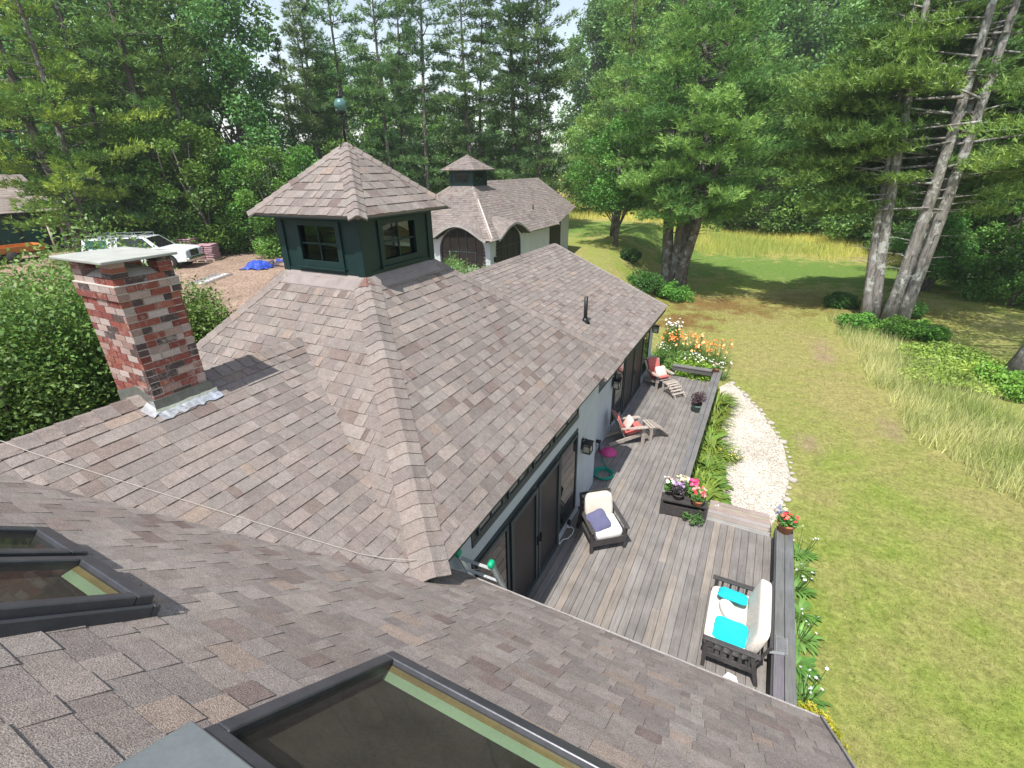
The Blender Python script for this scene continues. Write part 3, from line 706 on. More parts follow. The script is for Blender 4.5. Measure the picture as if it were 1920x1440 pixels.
# flashing
rz_ = lambda x: zr - k_ * (x - xr)
fl = MB()
fl.span((cx1 + .001, cy0 - .03, rz_(cx1) - .05), (cx1 + .012, cy1 + .03, rz_(cx1) + .17))
fl.add([(xr, cy0 - .012, zr), (cx1 + .012, cy0 - .012, rz_(cx1 + .012)), (cx1 + .012, cy0 - .012, rz_(cx1) + .17), (xr, cy0 - .012, zr + .13), (cx0, cy0 - .012, zr - .2), (cx0, cy0 - .012, zr - .02)], [(0, 1, 2, 3), (4, 0, 3, 5)])
fl.build("flashing", LEAD, chim)
af = MB(); n_ = Vector((k_, 0, 1)).normalized(); r = random.Random(5)
pts = []; NS = 16
for q in range(NS + 1):
    y = cy0 - .04 + (cy1 - cy0 + .12) * q / NS
    for x, h_ in ((cx1 + .013, .06), (cx1 + .018, .022), (cx1 + .13 + r.uniform(-.02, .015), .024)):
        pts.append(Vector((x, y, rz_(x) + h_ + r.uniform(-.004, .006))))
af.add(pts, [(3 * q + c, 3 * q + c + 1, 3 * q + c + 4, 3 * q + c + 3) for q in range(NS) for c in (0, 1)])
y = cy0
af.add([(cx1 + .06, y - .10, rz_(cx1 + .06) + .024), (cx1 + .02, y + .0, rz_(cx1) + .03), (cx1 - .17, y - .02, rz_(cx1 - .17) + .03), (cx1 - .10, y - .14, rz_(cx1 - .10) + .024)], [(0, 1, 2, 3)])
af.build("foil_flashing", ALU, chim)

# ---- cupola
cup = MB(); qx, qy = -6.5, 6.62; a = 0.9; z0, z1 = -1.60, -0.60
base = [(-1, 0), (1, 0), (0, -1), (0, 1)]
winw, wz0, wz1 = 0.44, -1.38, -0.76
def face_span(mb, f, u0, u1, z0, z1, d0, d1):
    """u along the wall, d outwards from the cupola wall plane"""
    if f == 'S': mb.span((qx + u0, qy - a - d1, z0), (qx + u1, qy - a - d0, z1))
    if f == 'N': mb.span((qx + u0, qy + a + d0, z0), (qx + u1, qy + a + d1, z1))
    if f == 'E': mb.span((qx + a + d0, qy + u0, z0), (qx + a + d1, qy + u1, z1))
    if f == 'W': mb.span((qx - a - d1, qy + u0, z0), (qx - a - d0, qy + u1, z1))
for f in 'SNEW':
    e_ = a if f in 'SN' else a - .06
    face_span(cup, f, -e_, -winw, z0, z1, -.06, 0); face_span(cup, f, winw, e_, z0, z1, -.06, 0)
    face_span(cup, f, -winw, winw, z0, wz0, -.06, 0); face_span(cup, f, -winw, winw, wz1, z1, -.06, 0)
    face_span(cup, f, -a - .025, -a + .12, z0, z1, .002, .03); face_span(cup, f, a - .12, a + (.025 if f in 'SN' else .0), z0, z1, .002, .03)
    face_span(cup, f, -a + .12, a - .12, -.72, z1, .002, .025); face_span(cup, f, -a + .12, a - .12, z0 + .0, z0 + .12, .002, .02)
cup_o = cup.build("cupola", TEAL, house); cup_o['label'] = "dark green square cupola with a window on each side"
for f in 'SNEW':
    wd = MB()
    face_span(wd, f, -winw - .07, -winw + .03, wz0 - .06, wz1 + .06, .0, .035); face_span(wd, f, winw - .03, winw + .07, wz0 - .06, wz1 + .06, .0, .035)
    face_span(wd, f, -winw + .03, winw - .03, wz1 - .03, wz1 + .06, .0, .035); face_span(wd, f, -winw + .03, winw - .03, wz0 - .06, wz0 + .04, .0, .035)
    face_span(wd, f, -.009, .009, wz0 + .04, wz1 - .03, -.03, .0); face_span(wd, f, -winw + .03, -.018, (wz0 + wz1) / 2 - .015, (wz0 + wz1) / 2 + .015, -.03, .0)
    face_span(wd, f, .018, winw - .03, (wz0 + wz1) / 2 - .015, (wz0 + wz1) / 2 + .015, -.03, .0)
    face_span(wd, f, -winw - .1, winw + .1, wz0 - .095, wz0 - .062, .0, .07)
    wo_ = wd.build("window", TEAL, cup_o, bevel=.003)
    g = MB(); face_span(g, f, -winw + .01, winw - .01, wz0 + .01, wz1 - .01, -.045, -.035); g.build("pane", GLASS, cup_o)
fl = MB(); fl.box((qx, qy, -1.585), (1.66, 1.66, .02)); fl.build("floor", INNER, cup_o)
skirt = MB()
for f, dx, dy in (('S', 0, -1), ('E', 1, 0), ('N', 0, 1), ('W', -1, 0)):
    n_a = Vector((dx, dy, 0)); tt = Vector((-dy, dx, 0)); pa = Vector((qx, qy, 0)) + n_a * (a + .02)
    s1 = .815 if dx else .904
    zz0 = -1.555 + .02
    q = [pa - tt * (a + .03) + Vector((0, 0, zz0)), pa + tt * (a + .03) + Vector((0, 0, zz0)), pa + n_a * .2 + tt * (a + .2) + Vector((0, 0, zz0 - .2 * s1)), pa + n_a * .2 - tt * (a + .2) + Vector((0, 0, zz0 - .2 * s1))]
    skirt.add(q + [p - Vector((0, 0, .03)) for p in q], [(0, 1, 2, 3), (3, 2, 6, 7), (0, 3, 7, 4), (1, 5, 6, 2)])
skirt.build("flashing", plain("brown_flashing", (0.24, 0.205, 0.195), .7), cup_o)
cc = MB(); cc.add([(A_[0] + .03, A_[1] - .03, A_[2] + .015), (A_[0] + .17, A_[1] + .0, A_[2] - .10), (A_[0] + .15, A_[1] - .16, A_[2] - .10), (A_[0] - .01, A_[1] - .18, A_[2] - .11)], [(0, 1, 2, 3)]); cc.build("corner_flashing", COPPER, cup_o)
# cupola roof
cr = MB(); b = 1.2; ze, zp = -.60, .43
c4 = [(qx + b, qy - b, ze), (qx + b, qy + b, ze), (qx - b, qy + b, ze), (qx - b, qy - b, ze)]; pk = (qx, qy, zp)
for k, up in enumerate(((-1, 0, 0), (0, -1, 0), (1, 0, 0), (0, 1, 0))):
    shingles(cr, [c4[k], c4[(k + 1) % 4], pk], up, seed=60 + k, wmin=.1, wmax=.3)
dr = 1.03 / 1.2
sl = {0: (1, 0, -dr), 1: (0, 1, -dr), 2: (-1, 0, -dr), 3: (0, -1, -dr)}
for k in range(4): caps(cr, c4[k], pk, sl[k], sl[(k + 3) % 4], seed=70 + k, w=.155)
cro = cr.build("cupola_roof", SH, cup_o)
sf = MB(); sf.box((qx, qy, ze - .045), (2.34, 2.34, .02)); sf.build("soffit", SOFF, cup_o)
# lightning rod with glass globe
wv = MB(); wv.tube([(qx, qy, zp - .05), (qx, qy, .76), (qx - .0, qy, 1.25)], [.022, .016, .008], 8); wv.lathe([(.03, 0), (.07, .04), (.02, .09)], (qx, qy, .83), 12); wv.lathe([(.02, 0), (.05, .03), (.01, .08)], (qx, qy, 1.05), 12)
for k in range(3):
    t_ = k * 2.094 + .4; wv.tube([(qx, qy, .66), (qx + .12 * math.cos(t_), qy + .12 * math.sin(t_), zp - .07)], .009, 5)
wvo = wv.build("lightning_rod", BLACKM, cup_o)
gl = MB(); gl.lathe([(.012, -.1), (.06, -.085), (.093, -.04), (.1, 0), (.093, .04), (.06, .085), (.012, .1)], (qx, qy, .97), 20); gl.build("globe", VERD, cup_o)

# ---- skylights: frames lying on the near roof
def RF0(x, y, h_=0.0):
    n_ = Vector((0, .83, 1)).normalized(); return Vector((x, y, nz(y))) + n_ * h_
def skylight(name, x0, x1, y0, y1, lab, hood=False, bars=(), n_h=.12, interior=True, shear=0.0):
    sk = MB(); w = .07
    def RF(x, y, h_=0.0): return RF0(x + shear * (y1 - y), y, h_)
    def rbox(a0, a1, b0, b1, h0, h1, mb):
        P = [RF(a0, b0, h0), RF(a1, b0, h0), RF(a1, b1, h0), RF(a0, b1, h0), RF(a0, b0, h1), RF(a1, b0, h1), RF(a1, b1, h1), RF(a0, b1, h1)]
        mb.add(P, [(3, 2, 1, 0), (4, 5, 6, 7), (0, 1, 5, 4), (1, 2, 6, 5), (2, 3, 7, 6), (3, 0, 4, 7)])
    rbox(x0, x1, y0, y0 + w, -.02, n_h, sk); rbox(x0, x1, y1 - w, y1, -.02, n_h, sk); rbox(x0, x0 + w, y0 + w, y1 - w, -.02, n_h, sk); rbox(x1 - w, x1, y0 + w, y1 - w, -.02, n_h, sk)
    rbox(x0 - .03, x1 + .03, y1, y1 + .03, -.01, n_h * .6, sk); rbox(x0 - .03, x0, y0, y1, -.01, n_h * .6, sk); rbox(x1, x1 + .03, y0, y1, -.01, n_h * .6, sk)
    for q in bars: rbox(q - .05, q + .05, y0 + w, y1 - w, .02, n_h + .015, sk)
    o = sk.build("skylight", SKYF, house, bevel=.008); o['label'] = lab
    g = MB(); g.add([RF(x0 + w - .01, y0 + w - .01, n_h - .03), RF(x1 - w + .01, y0 + w - .01, n_h - .03), RF(x1 - w + .01, y1 - w + .01, n_h - .03), RF(x0 + w - .01, y1 - w + .01, n_h - .03)], [(0, 1, 2, 3)]); g.build("glass", SKGL, o)
    if interior:
        def slab(h1, d1, h0, d0, nm, mt):
            l_ = MB(); y_ = y1 - w
            l_.add([RF(x0 + w, y_ - d1, h1), RF(x1 - w, y_ - d1, h1), RF(x1 - w, y_ - d0, h0), RF(x0 + w, y_ - d0, h0)], [(0, 1, 2, 3)])
            l_.add([RF(x0 + w, y_ - d1, h1 - .006), RF(x1 - w, y_ - d1, h1 - .006), RF(x1 - w, y_ - d0, h0 - .006), RF(x0 + w, y_ - d0, h0 - .006)], [(3, 2, 1, 0)]); l_.build(nm, mt, o)
        slab(n_h - .037, .002, n_h - .058, .022, "lining_edge", OCHW); slab(n_h - .059, .022, .026, .050, "lining", GREENW)
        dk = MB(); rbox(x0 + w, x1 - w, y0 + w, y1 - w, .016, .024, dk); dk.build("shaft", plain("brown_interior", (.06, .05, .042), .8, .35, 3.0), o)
    if not interior:
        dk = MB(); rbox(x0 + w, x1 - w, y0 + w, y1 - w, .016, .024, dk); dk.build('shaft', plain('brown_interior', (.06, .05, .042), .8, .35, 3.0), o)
    if hood:
        hd = MB(); P = [RF(x0 - .06, y0 - .26, 0), RF(x1 + .06, y0 - .26, 0), RF(x1 + .06, y0 + .02, 0), RF(x0 - .06, y0 + .02, 0), RF(x0 - .05, y0 - .22, .06), RF(x1 + .05, y0 - .22, .06), RF(x1 + .05, y0 + .015, .132), RF(x0 - .05, y0 + .015, .132)]
        hd.add(P, [(4, 5, 6, 7), (0, 1, 5, 4), (1, 2, 6, 5), (2, 3, 7, 6), (3, 0, 4, 7)]); hd.build("hood", SKYG, o, bevel=.01)
    return o
skylight("skylight", -1.57, -0.18, 0.32, 1.32, "large skylight nearest the camera with a pale green inner edge and a grey hood", hood=True, shear=.085)
skylight("skylight", -3.34, -2.67, -0.55, 0.73, "lower-left skylight reflecting brick, with a dark frame")
skylight("skylight", -3.92, -3.41, -0.55, 0.74, "upper-left skylight beside the first, at the picture edge", interior=False)

# rope over the roof
rp = MB(); P0 = hitE = lambda x, y, h_=.02: Vector((x, y, rz_(x) + h_))
pts = [Vector((xr - .9, .62, rz_(xr) - .44 + .03)), Vector((xr - .02, 1.28, zr + .045))]
for q in range(1, 14):
    t_ = q / 14; x = xr + (-2.85 - xr) * t_; y = 1.28 + (3.0 - 1.28) * t_ ** 1.02
    pts.append(Vector((x, y, max(rz_(x) + .022, -9))))
pts[-1].z += .05; pts += [Vector((-2.75, 3.12, -3.93)), Vector((-2.6, 3.5, -4.35)), Vector((-2.52, 3.86, -4.62))]
rp.tube(pts, .004, 6); tag(rp.build("rope", ROPE), "pale rope lying across the roof from the ridge to the ladder top", "rope")

# ------------------------------------------------------------------ DECK
deck = thing("deck", (0, 0, 0), "weathered grey board deck along the house with low bench rails and a step", "deck")
db = MB(); r = random.Random(3); BW_ = 0.1455
GREY = [tuple(q * .84 for q in c_) for c_ in ((0.235, 0.217, 0.205), (0.25, 0.231, 0.218), (0.222, 0.206, 0.198), (0.262, 0.243, 0.228), (0.208, 0.193, 0.186), (0.242, 0.226, 0.214), (0.24, 0.22, 0.204))]
WARM = [(0.245, 0.212, 0.184), (0.23, 0.202, 0.178)]
x = X0 + .01
while x < 1.19:
    yend = 17.85 if x < -.95 else 9.72
    y = 3.45
    while y < yend:
        L = r.uniform(1.6, 4.6); y2 = min(yend, y + L)
        if yend - y2 < .5: y2 = yend
        c = r.choice(WARM) if (r.random() < .09) else r.choice(GREY); k = r.uniform(.92, 1.08)
        if y > 12 : k *= .9
        db.span((x, y + .002, Z_DECK - .03), (min(x + BW_ - .008, 1.19), y2 - .002, Z_DECK), tuple(q * k for q in c)); y = y2
    x += BW_
x = X1 + .01
while x < X0:
    db.span((x, 9.9, Z_DECK - .03), (min(x + BW_ - .008, X0 + .004), 17.85, Z_DECK), tuple(q * r.uniform(.9, 1.05) for q in r.choice(GREY))); x += BW_
db.build("floor_boards", DECKY, deck)
ud = MB(); ud.span((X1, 3.4, -8.1), (-.9, 17.8, Z_DECK - .05)); ud.span((-.9, 3.4, -8.1), (1.18, 9.7, Z_DECK - .05)); ud.build("deck_frame", plain("dark_deck_frame", (.05, .045, .042), .9), deck)
# near bench rail (two planks, top about 0.46 above the boards)
rb = MB(); zt = -6.90
for a0, a1 in ((1.165, 1.31), (1.318, 1.465)):
    for y0, y1 in ((2.6, 6.6), (6.603, 9.55)): rb.span((a0, y0, zt - .04), (a1, y1, zt), tuple(q * r.uniform(.62, .72) for q in (0.2, 0.2, 0.2)))
rb.build("bench_rail", DECKY, deck, bevel=.004)
rs = MB(); rs.span((1.14, 2.6, zt - .2), (1.165, 9.5, zt - .05), (0.07, .07, .072)); rs.span((1.43, 2.6, -7.8), (1.455, 9.53, zt - .045), (0.09, .09, .09)); rs.build("rail_skirt", DECKY, deck)
for y in (4.4, 6.9, 9.42): p = MB(); p.span((1.19, y - .045, -7.9), (1.28, y + .045, zt - .045), (0.10, .095, .09)); p.build("post", DECKZ, deck)
# far rails: inner side line from (-.80,10.1) to (-.95,17.85) and across the end
rb = MB(); zt2 = -6.90
rb.span((-1.0, 9.9, zt2 - .04), (-.86, 17.95, zt2), (0.15, .145, .145)); rb.span((-.852, 9.9, zt2 - .04), (-.72, 17.95, zt2), (0.16, .155, .15)); rb.build("bench_rail", DECKY, deck, bevel=.004)
rb = MB(); rb.span((-2.45, 17.72, zt2 - .04), (-1.005, 17.95, zt2), (0.17, .165, .16)); rb.span((-2.45, 17.74, zt2 - .2), (-1.0, 17.77, zt2 - .045), (.12, .115, .11)); rb.build("end_rail", DECKX, deck, bevel=.004)
rs = MB(); rs.span((-.99, 9.95, zt2 - .2), (-.965, 17.7, zt2 - .045), (.08, .08, .08)); rs.build("rail_skirt", DECKY, deck)
for x, y in ((-.86, 10.1), (-.86, 12.6), (-.86, 15.2), (-.9, 17.8), (-1.7, 17.83), (-2.4, 17.83)): p = MB(); p.span((x - .045, y - .045, -7.9), (x + .045, y + .045, zt2 - .045), (0.10, .095, .09)); p.build("post", DECKZ, deck)
# steps down to the path: boards across
st = MB(); y = 9.735
for q in range(7):
    z = Z_DECK - .02 if q < 4 else Z_DECK - .17
    st.span((-.18, y, z - .03), (1.12, y + .138, z), tuple(c * r.uniform(1.0, 1.25) for c in (0.25, .225, .2))); y += .146
st.build("step", DECKX, deck)
sr = MB(); sr.span((-.2, 9.74, -7.85), (1.14, 10.29, Z_DECK - .06), (.1, .09, .08)); sr.span((-.18, 10.3, -7.85), (1.1, 10.72, Z_DECK - .21), (.1, .09, .08)); sr.build("riser", DECKX, deck)

# metal grate on the rail
g = MB()
for q in range(11): g.span((1.20 + .0, 6.36 + q * .028, zt + .004), (1.34, 6.372 + q * .028, zt + .016))
g.span((1.19, 6.35, zt + .004), (1.202, 6.66, zt + .018)); g.span((1.338, 6.35, zt + .004), (1.35, 6.66, zt + .018)); g.box((1.2, 6.32, zt + .012), (.22, .05, .016), rz=.3)
tag(g.build("metal_grate", plain("galvanised", (.30, .31, .31), .5, metal=.4)), "small slotted grey metal grate on the near bench rail", "grate")
# white papers on the boards by the eave
pp = MB(); pp.add([(.45, 5.75, Z_DECK + .012), (.72, 5.45, Z_DECK + .01), (.86, 5.6, Z_DECK + .02), (.72, 5.98, Z_DECK + .05), (.60, 6.02, Z_DECK + .03)], [(0, 1, 2, 3, 4)])
pp.add([(p[0], p[1], p[2] - .006) for p in pp.v], [(4, 3, 2, 1, 0)]); tag(pp.build("cloth", WHITEP), "white cloth left on the deck behind the loveseat", "cloth")

# ------------------------------------------------------------------ FURNITURE
def armchair():
    t = thing("armchair", (-2.13, 8.06, Z_DECK), "dark wooden armchair with white cushions by the near doors", "armchair", math.radians(40))
    W2, D2 = .37, .40
    for sx in (-1, 1):
        l = MB(); l.beam((sx * W2, -.36, 0), (sx * W2, -.36, .58), .06, .06, (0, 1, 0)); l.build("leg", DWOOD, t, bevel=.004)
        l = MB(); l.beam((sx * W2, .46, 0), (sx * W2, .28, .60), .06, .06, (0, 1, 0)); l.build("leg", DWOOD, t, bevel=.004)
        l = MB(); l.box((sx * W2, -.03, .60), (.09, .86, .035), rx=.04); l.build("armrest", DWOOD, t, bevel=.01)
        l = MB(); l.box((sx * W2, -.02, .30), (.04, .74, .09), rx=.05); l.build("side_rail", DWOOD, t, bevel=.004)
    l = MB(); l.box((0, -.36, .26), (.70, .05, .16)); l.box((0, .30, .24), (.70, .05, .1))
    for q in range(6): l.box((0, -.30 + q * .11, .31), (.68, .06, .02))
    l.build("seat_frame", DWOOD, t)
    l = MB()
    for sx in (-1, 1): l.beam((sx * .33, .30, .3), (sx * .33, .47, .92), .05, .04, (0, 1, 0))
    for q in range(5): l.beam((-.33, .31 + q * .04, .42 + q * .12), (.33, .31 + q * .04, .42 + q * .12), .02, .07, (0, 0, 1))
    l.build("backrest", DWOOD, t)
    c = MB(); c.cushion((0, -.06, .41), (.66, .66, .17), (.05, 0, 0), 12, .3); c.build("seat_cushion", WHITEC, t)
    c = MB(); c.cushion((0, .27, .70), (.62, .18, .56), (-.26, 0, 0), 12, .35); bc = c.build("back_cushion", CREAM, t)
    p = MB(); R_ = Euler((-.26, 0, 0)).to_matrix(); ring = [R_ @ Vector((.312 * math.copysign(abs(math.cos(q)) ** .35, math.cos(q)), -.045, .282 * math.copysign(abs(math.sin(q)) ** .35, math.sin(q)))) + Vector((0, .27, .70)) for q in [k_q * math.pi / 24 for k_q in range(49)]]
    p.tube(ring, .006, 5, cap=False); p.build("piping", plain("piping", (.45, .42, .38), .9), bc); return t
armchair()
pl = MB(); pl.cushion((0, 0, 0), (.46, .46, .14), (0, 0, 0), 12, .45, .08); o = pl.build("throw_pillow", SLATE)
o.location = (-2.17, 7.90, Z_DECK + .60); o.rotation_euler = (math.radians(30), math.radians(-12), math.radians(50)); tag(o, "slate blue throw pillow on the white armchair", "pillow")

def loveseat():
    t = thing("loveseat", (.56, 6.68, Z_DECK), "dark wooden loveseat with cream cushions against the rail", "loveseat", math.radians(-90))
    W2 = .68
    for sx in (-1, 1):
        l = MB(); l.beam((sx * W2, -.34, 0), (sx * W2, -.34, .58), .06, .06, (0, 1, 0)); l.build("leg", DWOOD, t, bevel=.004)
        l = MB(); l.beam((sx * W2, .44, 0), (sx * W2, .30, .60), .06, .06, (0, 1, 0)); l.build("leg", DWOOD, t, bevel=.004)
        l = MB(); l.box((sx * W2, -.0, .60), (.09, .82, .035)); l.build("armrest", DWOOD, t, bevel=.01)
        l = MB()
        for q in range(5): l.box((sx * W2, -.24 + q * .13, .44), (.02, .035, .29))
        l.box((sx * W2, 0, .28), (.04, .7, .08)); l.build("side_slats", DWOOD, t)
    l = MB(); l.box((0, -.35, .27), (1.32, .05, .12)); l.box((0, .32, .27), (1.32, .05, .1))
    for q in range(6): l.box((0, -.28 + q * .11, .31), (1.3, .06, .02))
    l.build("seat_frame", DWOOD, t)
    l = MB()
    for x in (-.66, -.33, 0, .33, .66): l.beam((x, .33, .3), (x, .50, .86), .045, .03, (0, 1, 0))
    l.beam((-.69, .50, .86), (.69, .50, .86), .04, .07, (0, 0, 1)); l.build("backrest", DWOOD, t)
    c = MB(); c.cushion((0, -.05, .42), (1.25, .72, .17), (0, 0, 0), 12, .26); c.build("seat_cushion", CREAM, t)
    c = MB(); c.cushion((0, .33, .74), (1.22, .19, .56), (-.24, 0, 0), 12, .28); c.build("back_cushion", SPECK, t); return t
loveseat()
def pillow(name, mat, loc, rot, d, lab, pinch=.08, e=.45):
    p = MB(); p.cushion((0, 0, 0), d, (0, 0, 0), 12, e, pinch); o = p.build(name, mat); o.location = loc; o.rotation_euler = [math.radians(q) for q in rot]; return tag(o, lab, "pillow")
pillow("throw_pillow", TURQ, (.50, 7.05, Z_DECK + .60), (-25, 0, -4), (.50, .48, .14), "turquoise pillow at the far end of the loveseat")
pillow("throw_pillow", TURQ, (.52, 6.26, Z_DECK + .60), (52, 0, -2), (.52, .42, .14), "turquoise pillow at the near end of the loveseat")
pillow("throw_pillow", WHITEC, (.50, 6.66, Z_DECK + .58), (0, 0, -58), (.58, .24, .20), "white bolster pillow lying in the middle of the loveseat", 0, .8)

def adirondack(loc, rz, label):
    t = thing("adirondack_chair", loc, label, "deck chair", rz, "grey wooden adirondack chairs on the far deck")
    for sx in (-1, 1):
        l = MB(); l.beam((sx * .29, -.36, .0), (sx * .29, -.36, .54), .035, .10, (0, 1, 0)); l.build("leg", TEAK, t, bevel=.004)
        l = MB(); l.beam((sx * .25, -.40, .33), (sx * .25, .62, .03), .03, .11, (0, 0, 1)); l.build("side_rail", TEAK, t, bevel=.004)
        l = MB()
        pr = [(-.46, .06), (-.46, -.06), (-.30, -.075), (.0, -.05), (.32, -.03), (.32, .02), (.0, .05), (-.30, .075)]
        l.prism([(sx * .31 + b_ * (1 if sx > 0 else -1), a_) for a_, b_ in pr], .545, .57); l.build("armrest", TEAK, t)
    l = MB()
    for q in range(7): l.box((0, -.37 + q * .085, .355 - q * .026), (.52, .07, .02), rx=-.29)
    l.build("seat", TEAK, t)
    l = MB()
    for q in range(7):
        x = (q - 3) * .082; hgt = 1.02 - .018 * (q - 3) ** 2
        l.beam((x * .85, .16, .20), (x * 1.15, .16 + hgt * .33, .16 + hgt * .82), .072, .018, (0, 1, 0))
    l.beam((-.3, .30, .52), (.3, .30, .52), .03, .06, (0, 0, 1)); l.build("backrest", TEAK, t)
    c = MB(); c.cushion((0, -.13, .385), (.48, .52, .09), (-.29, 0, 0), 10, .3); c.build("seat_cushion", RED, t)
    c = MB(); c.cushion((0, .28, .62), (.46, .08, .66), (-.40, 0, 0), 10, .3); c.build("back_cushion", RED, t); return t
def ottoman(loc, rz, label):
    t = thing("footstool", loc, label, "footstool", rz, "slatted grey footstools in front of the deck chairs")
    for sx in (-1, 1):
        l = MB(); l.beam((sx * .24, .26, 0), (sx * .24, .26, .36), .03, .08, (0, 1, 0)); l.build("leg", TEAK, t)
        l = MB(); pts = [(.30, .36), (.16, .40), (-.02, .36), (-.22, .22), (-.40, .0)]
        for (a0, b0), (a1, b1) in zip(pts[:-1], pts[1:]): l.beam((sx * .21, a0, b0 - .03), (sx * .21, a1, b1 - .0), .025, .07, (0, 0, 1))
        l.build("side_rail", TEAK, t)
    l = MB()
    for q in range(7):
        y = .28 - q * .092; z = .405 - .0 * q if y > .1 else .40 - .95 * (.1 - y) ** 1.35
        l.box((0, y, z), (.52, .062, .02), rx=.0 if y > .1 else .5)
    l.build("slats", TEAK, t); return t
th1 = math.radians(125)
adirondack((-2.72, 12.38, Z_DECK), th1, "grey wooden deck chair seen from the side, nearer of the two")
pillow("throw_pillow", PINKP, (-2.74, 12.42, Z_DECK + .56), (-62, 0, 125), (.44, .40, .14), "pale pillow leaning in the nearer red-cushioned deck chair")
ottoman((-2.06, 13.02, Z_DECK), th1 + .1, "grey footstool in front of the nearer deck chair")
th2 = math.radians(48)
adirondack((-2.78, 16.72, Z_DECK), th2, "grey wooden deck chair by the end rail, farther of the two")
pillow("throw_pillow", PINKP, (-2.66, 16.62, Z_DECK + .58), (58, 0, 48), (.46, .44, .13), "pale pink pillow in the farther deck chair by the flower bed")
ottoman((-2.10, 16.12, Z_DECK), th2 + .05, "grey slatted footstool in front of the farther deck chair")

# hose, bowl, cord
hs = MB(); pts = []
for q in range(0, 7 * 24):
    t_ = q / 24 * 2 * math.pi; rr = .22 + .015 * math.sin(q * .37) + .008 * (q // 24); pts.append((rr * math.cos(t_) * .95 + .012 * math.sin(q * .11), rr * math.sin(t_) + .01 * math.cos(q * .07), .015 + .011 * (q // 24)))
pts += [(.05, .3, .02), (-.2, .6, .015), (-.35, .95, .015)]
hs.tube(pts, .0125, 6); o = hs.build("garden_hose", HOSE); o.location = (-2.80, 10.35, Z_DECK); tag(o, "coiled green garden hose on the deck beside the wall", "hose")
bw = MB(); bw.lathe([(.24, 0), (.235, .02), (.19, .08), (.13, .13), (.09, .135), (.085, .16), (.06, .165)], (0, 0, 0), 24); o = bw.build("bowl", MAGENTA); o.location = (-3.0, 11.45, Z_DECK); tag(o, "upturned magenta plastic bowl near the wall", "bowl")
co = MB(); co.tube([(0, 0, .1), (.05, .1, .06), (.12, .12, .015), (.14, -.05, .012), (.10, -.22, .012), (.02, -.3, .012), (.0, -.42, .012)], .010, 6); co.box((.0, .02, .12), (.03, .04, .05)); co.box((0, -.44, .02), (.03, .05, .03)); o = co.build("extension_cord", WHITEP); o.location = (X0 + .06, 7.95, Z_DECK); tag(o, "short white extension cord below the window at the wall", "cord")

# ladder leaning on the near eave
def ladder(loc, rot, L, n, w, label, caps_=True):
    t = thing("ladder", loc, label, "ladder"); t.rotation_euler = rot
    for sx in (-1, 1):
        l = MB(); l.span((sx * w / 2 - .014, -.035, 0), (sx * w / 2 + .014, -.029, L)); l.span((sx * w / 2 - .014, .029, 0), (sx * w / 2 + .014, .035, L)); l.span((sx * w / 2 - .003, -.029, 0), (sx * w / 2 + .003, .029, L)); l.build("rail", ALUL, t)
        if caps_:
            c = MB(); c.cushion((sx * w / 2, 0, L + .0), (.075, .11, .11), (0, 0, 0), 8, .6); c.build("end_cap", GREENP, t)
    for q in range(n):
        z = .25 + q * (L - .4) / (n - 1); l = MB(); l.tube([(-w / 2, 0, z), (w / 2, 0, z)], .019, 8); l.box((0, 0, z + .017), (w - .03, .04, .004)); l.build("rung", ALUL, t)
    return t
top = Vector((-2.60, 3.84, -4.46)); foot = Vector((-2.40, 4.90, Z_DECK)); dv = top - foot
q_ = dv.to_track_quat('Z', 'Y'); 
# orient: local z up the ladder, local x along world x
zc = dv.normalized(); xc = (Vector((1, 0, 0)) - zc * zc.x).normalized(); yc = zc.cross(xc)
Rm = Matrix((xc, yc, zc)).transposed()
ladder(foot, Rm.to_euler(), dv.length, 10, .50, "aluminium ladder with green end caps leaning on the near eave")

# ------------------------------------------------------------------ plants: builders
def blades(P, D, L, Wd, col, r, curl=0.0):
    """thin triangles at P along D. returns V,T,Col"""
    n = len(P); D = D / np.linalg.norm(D, axis=1, keepdims=True); R = r.normal(size=(n, 3)); S_ = np.cross(D, R); S_ /= np.linalg.norm(S_, axis=1, keepdims=True) + 1e-9
    L = np.broadcast_to(L, (n,))[:, None]; Wd = np.broadcast_to(Wd, (n,))[:, None]
    V = np.stack([P - S_ * Wd / 2, P + S_ * Wd / 2, P + D * L], 1).reshape(-1, 3)
    return V, np.arange(3 * n).reshape(-1, 3), np.repeat(col, 3, axis=0)
def leaves(P, size, col, r, up=0.35, aspect=0.55):
    """rhombic leaves scattered at P, random facing biased upward"""
    n = len(P); Nn = r.normal(size=(n, 3)); Nn[:, 2] = np.abs(Nn[:, 2]) + up; Nn /= np.linalg.norm(Nn, axis=1, keepdims=True)
    R = r.normal(size=(n, 3)); U = np.cross(Nn, R); U /= np.linalg.norm(U, axis=1, keepdims=True); Vv = np.cross(Nn, U)
    s = (np.broadcast_to(size, (n,)) * r.uniform(.7, 1.3, n))[:, None]
    V = np.stack([P - U * s / 2, P - Vv * s * aspect / 2 + Nn * s * .08, P + U * s / 2, P + Vv * s * aspect / 2 + Nn * s * .08], 1).reshape(-1, 3)
    return V, np.arange(4 * n).reshape(-1, 4), np.repeat(col, 4, axis=0)
def colvar(base, n, r, v=.25, h=.12):
    c = np.array(base)[None] * r.uniform(1 - v, 1 + v, (n, 1)); c = c * r.uniform(1 - h, 1 + h, (n, 3)); return np.clip(c, .003, 1)

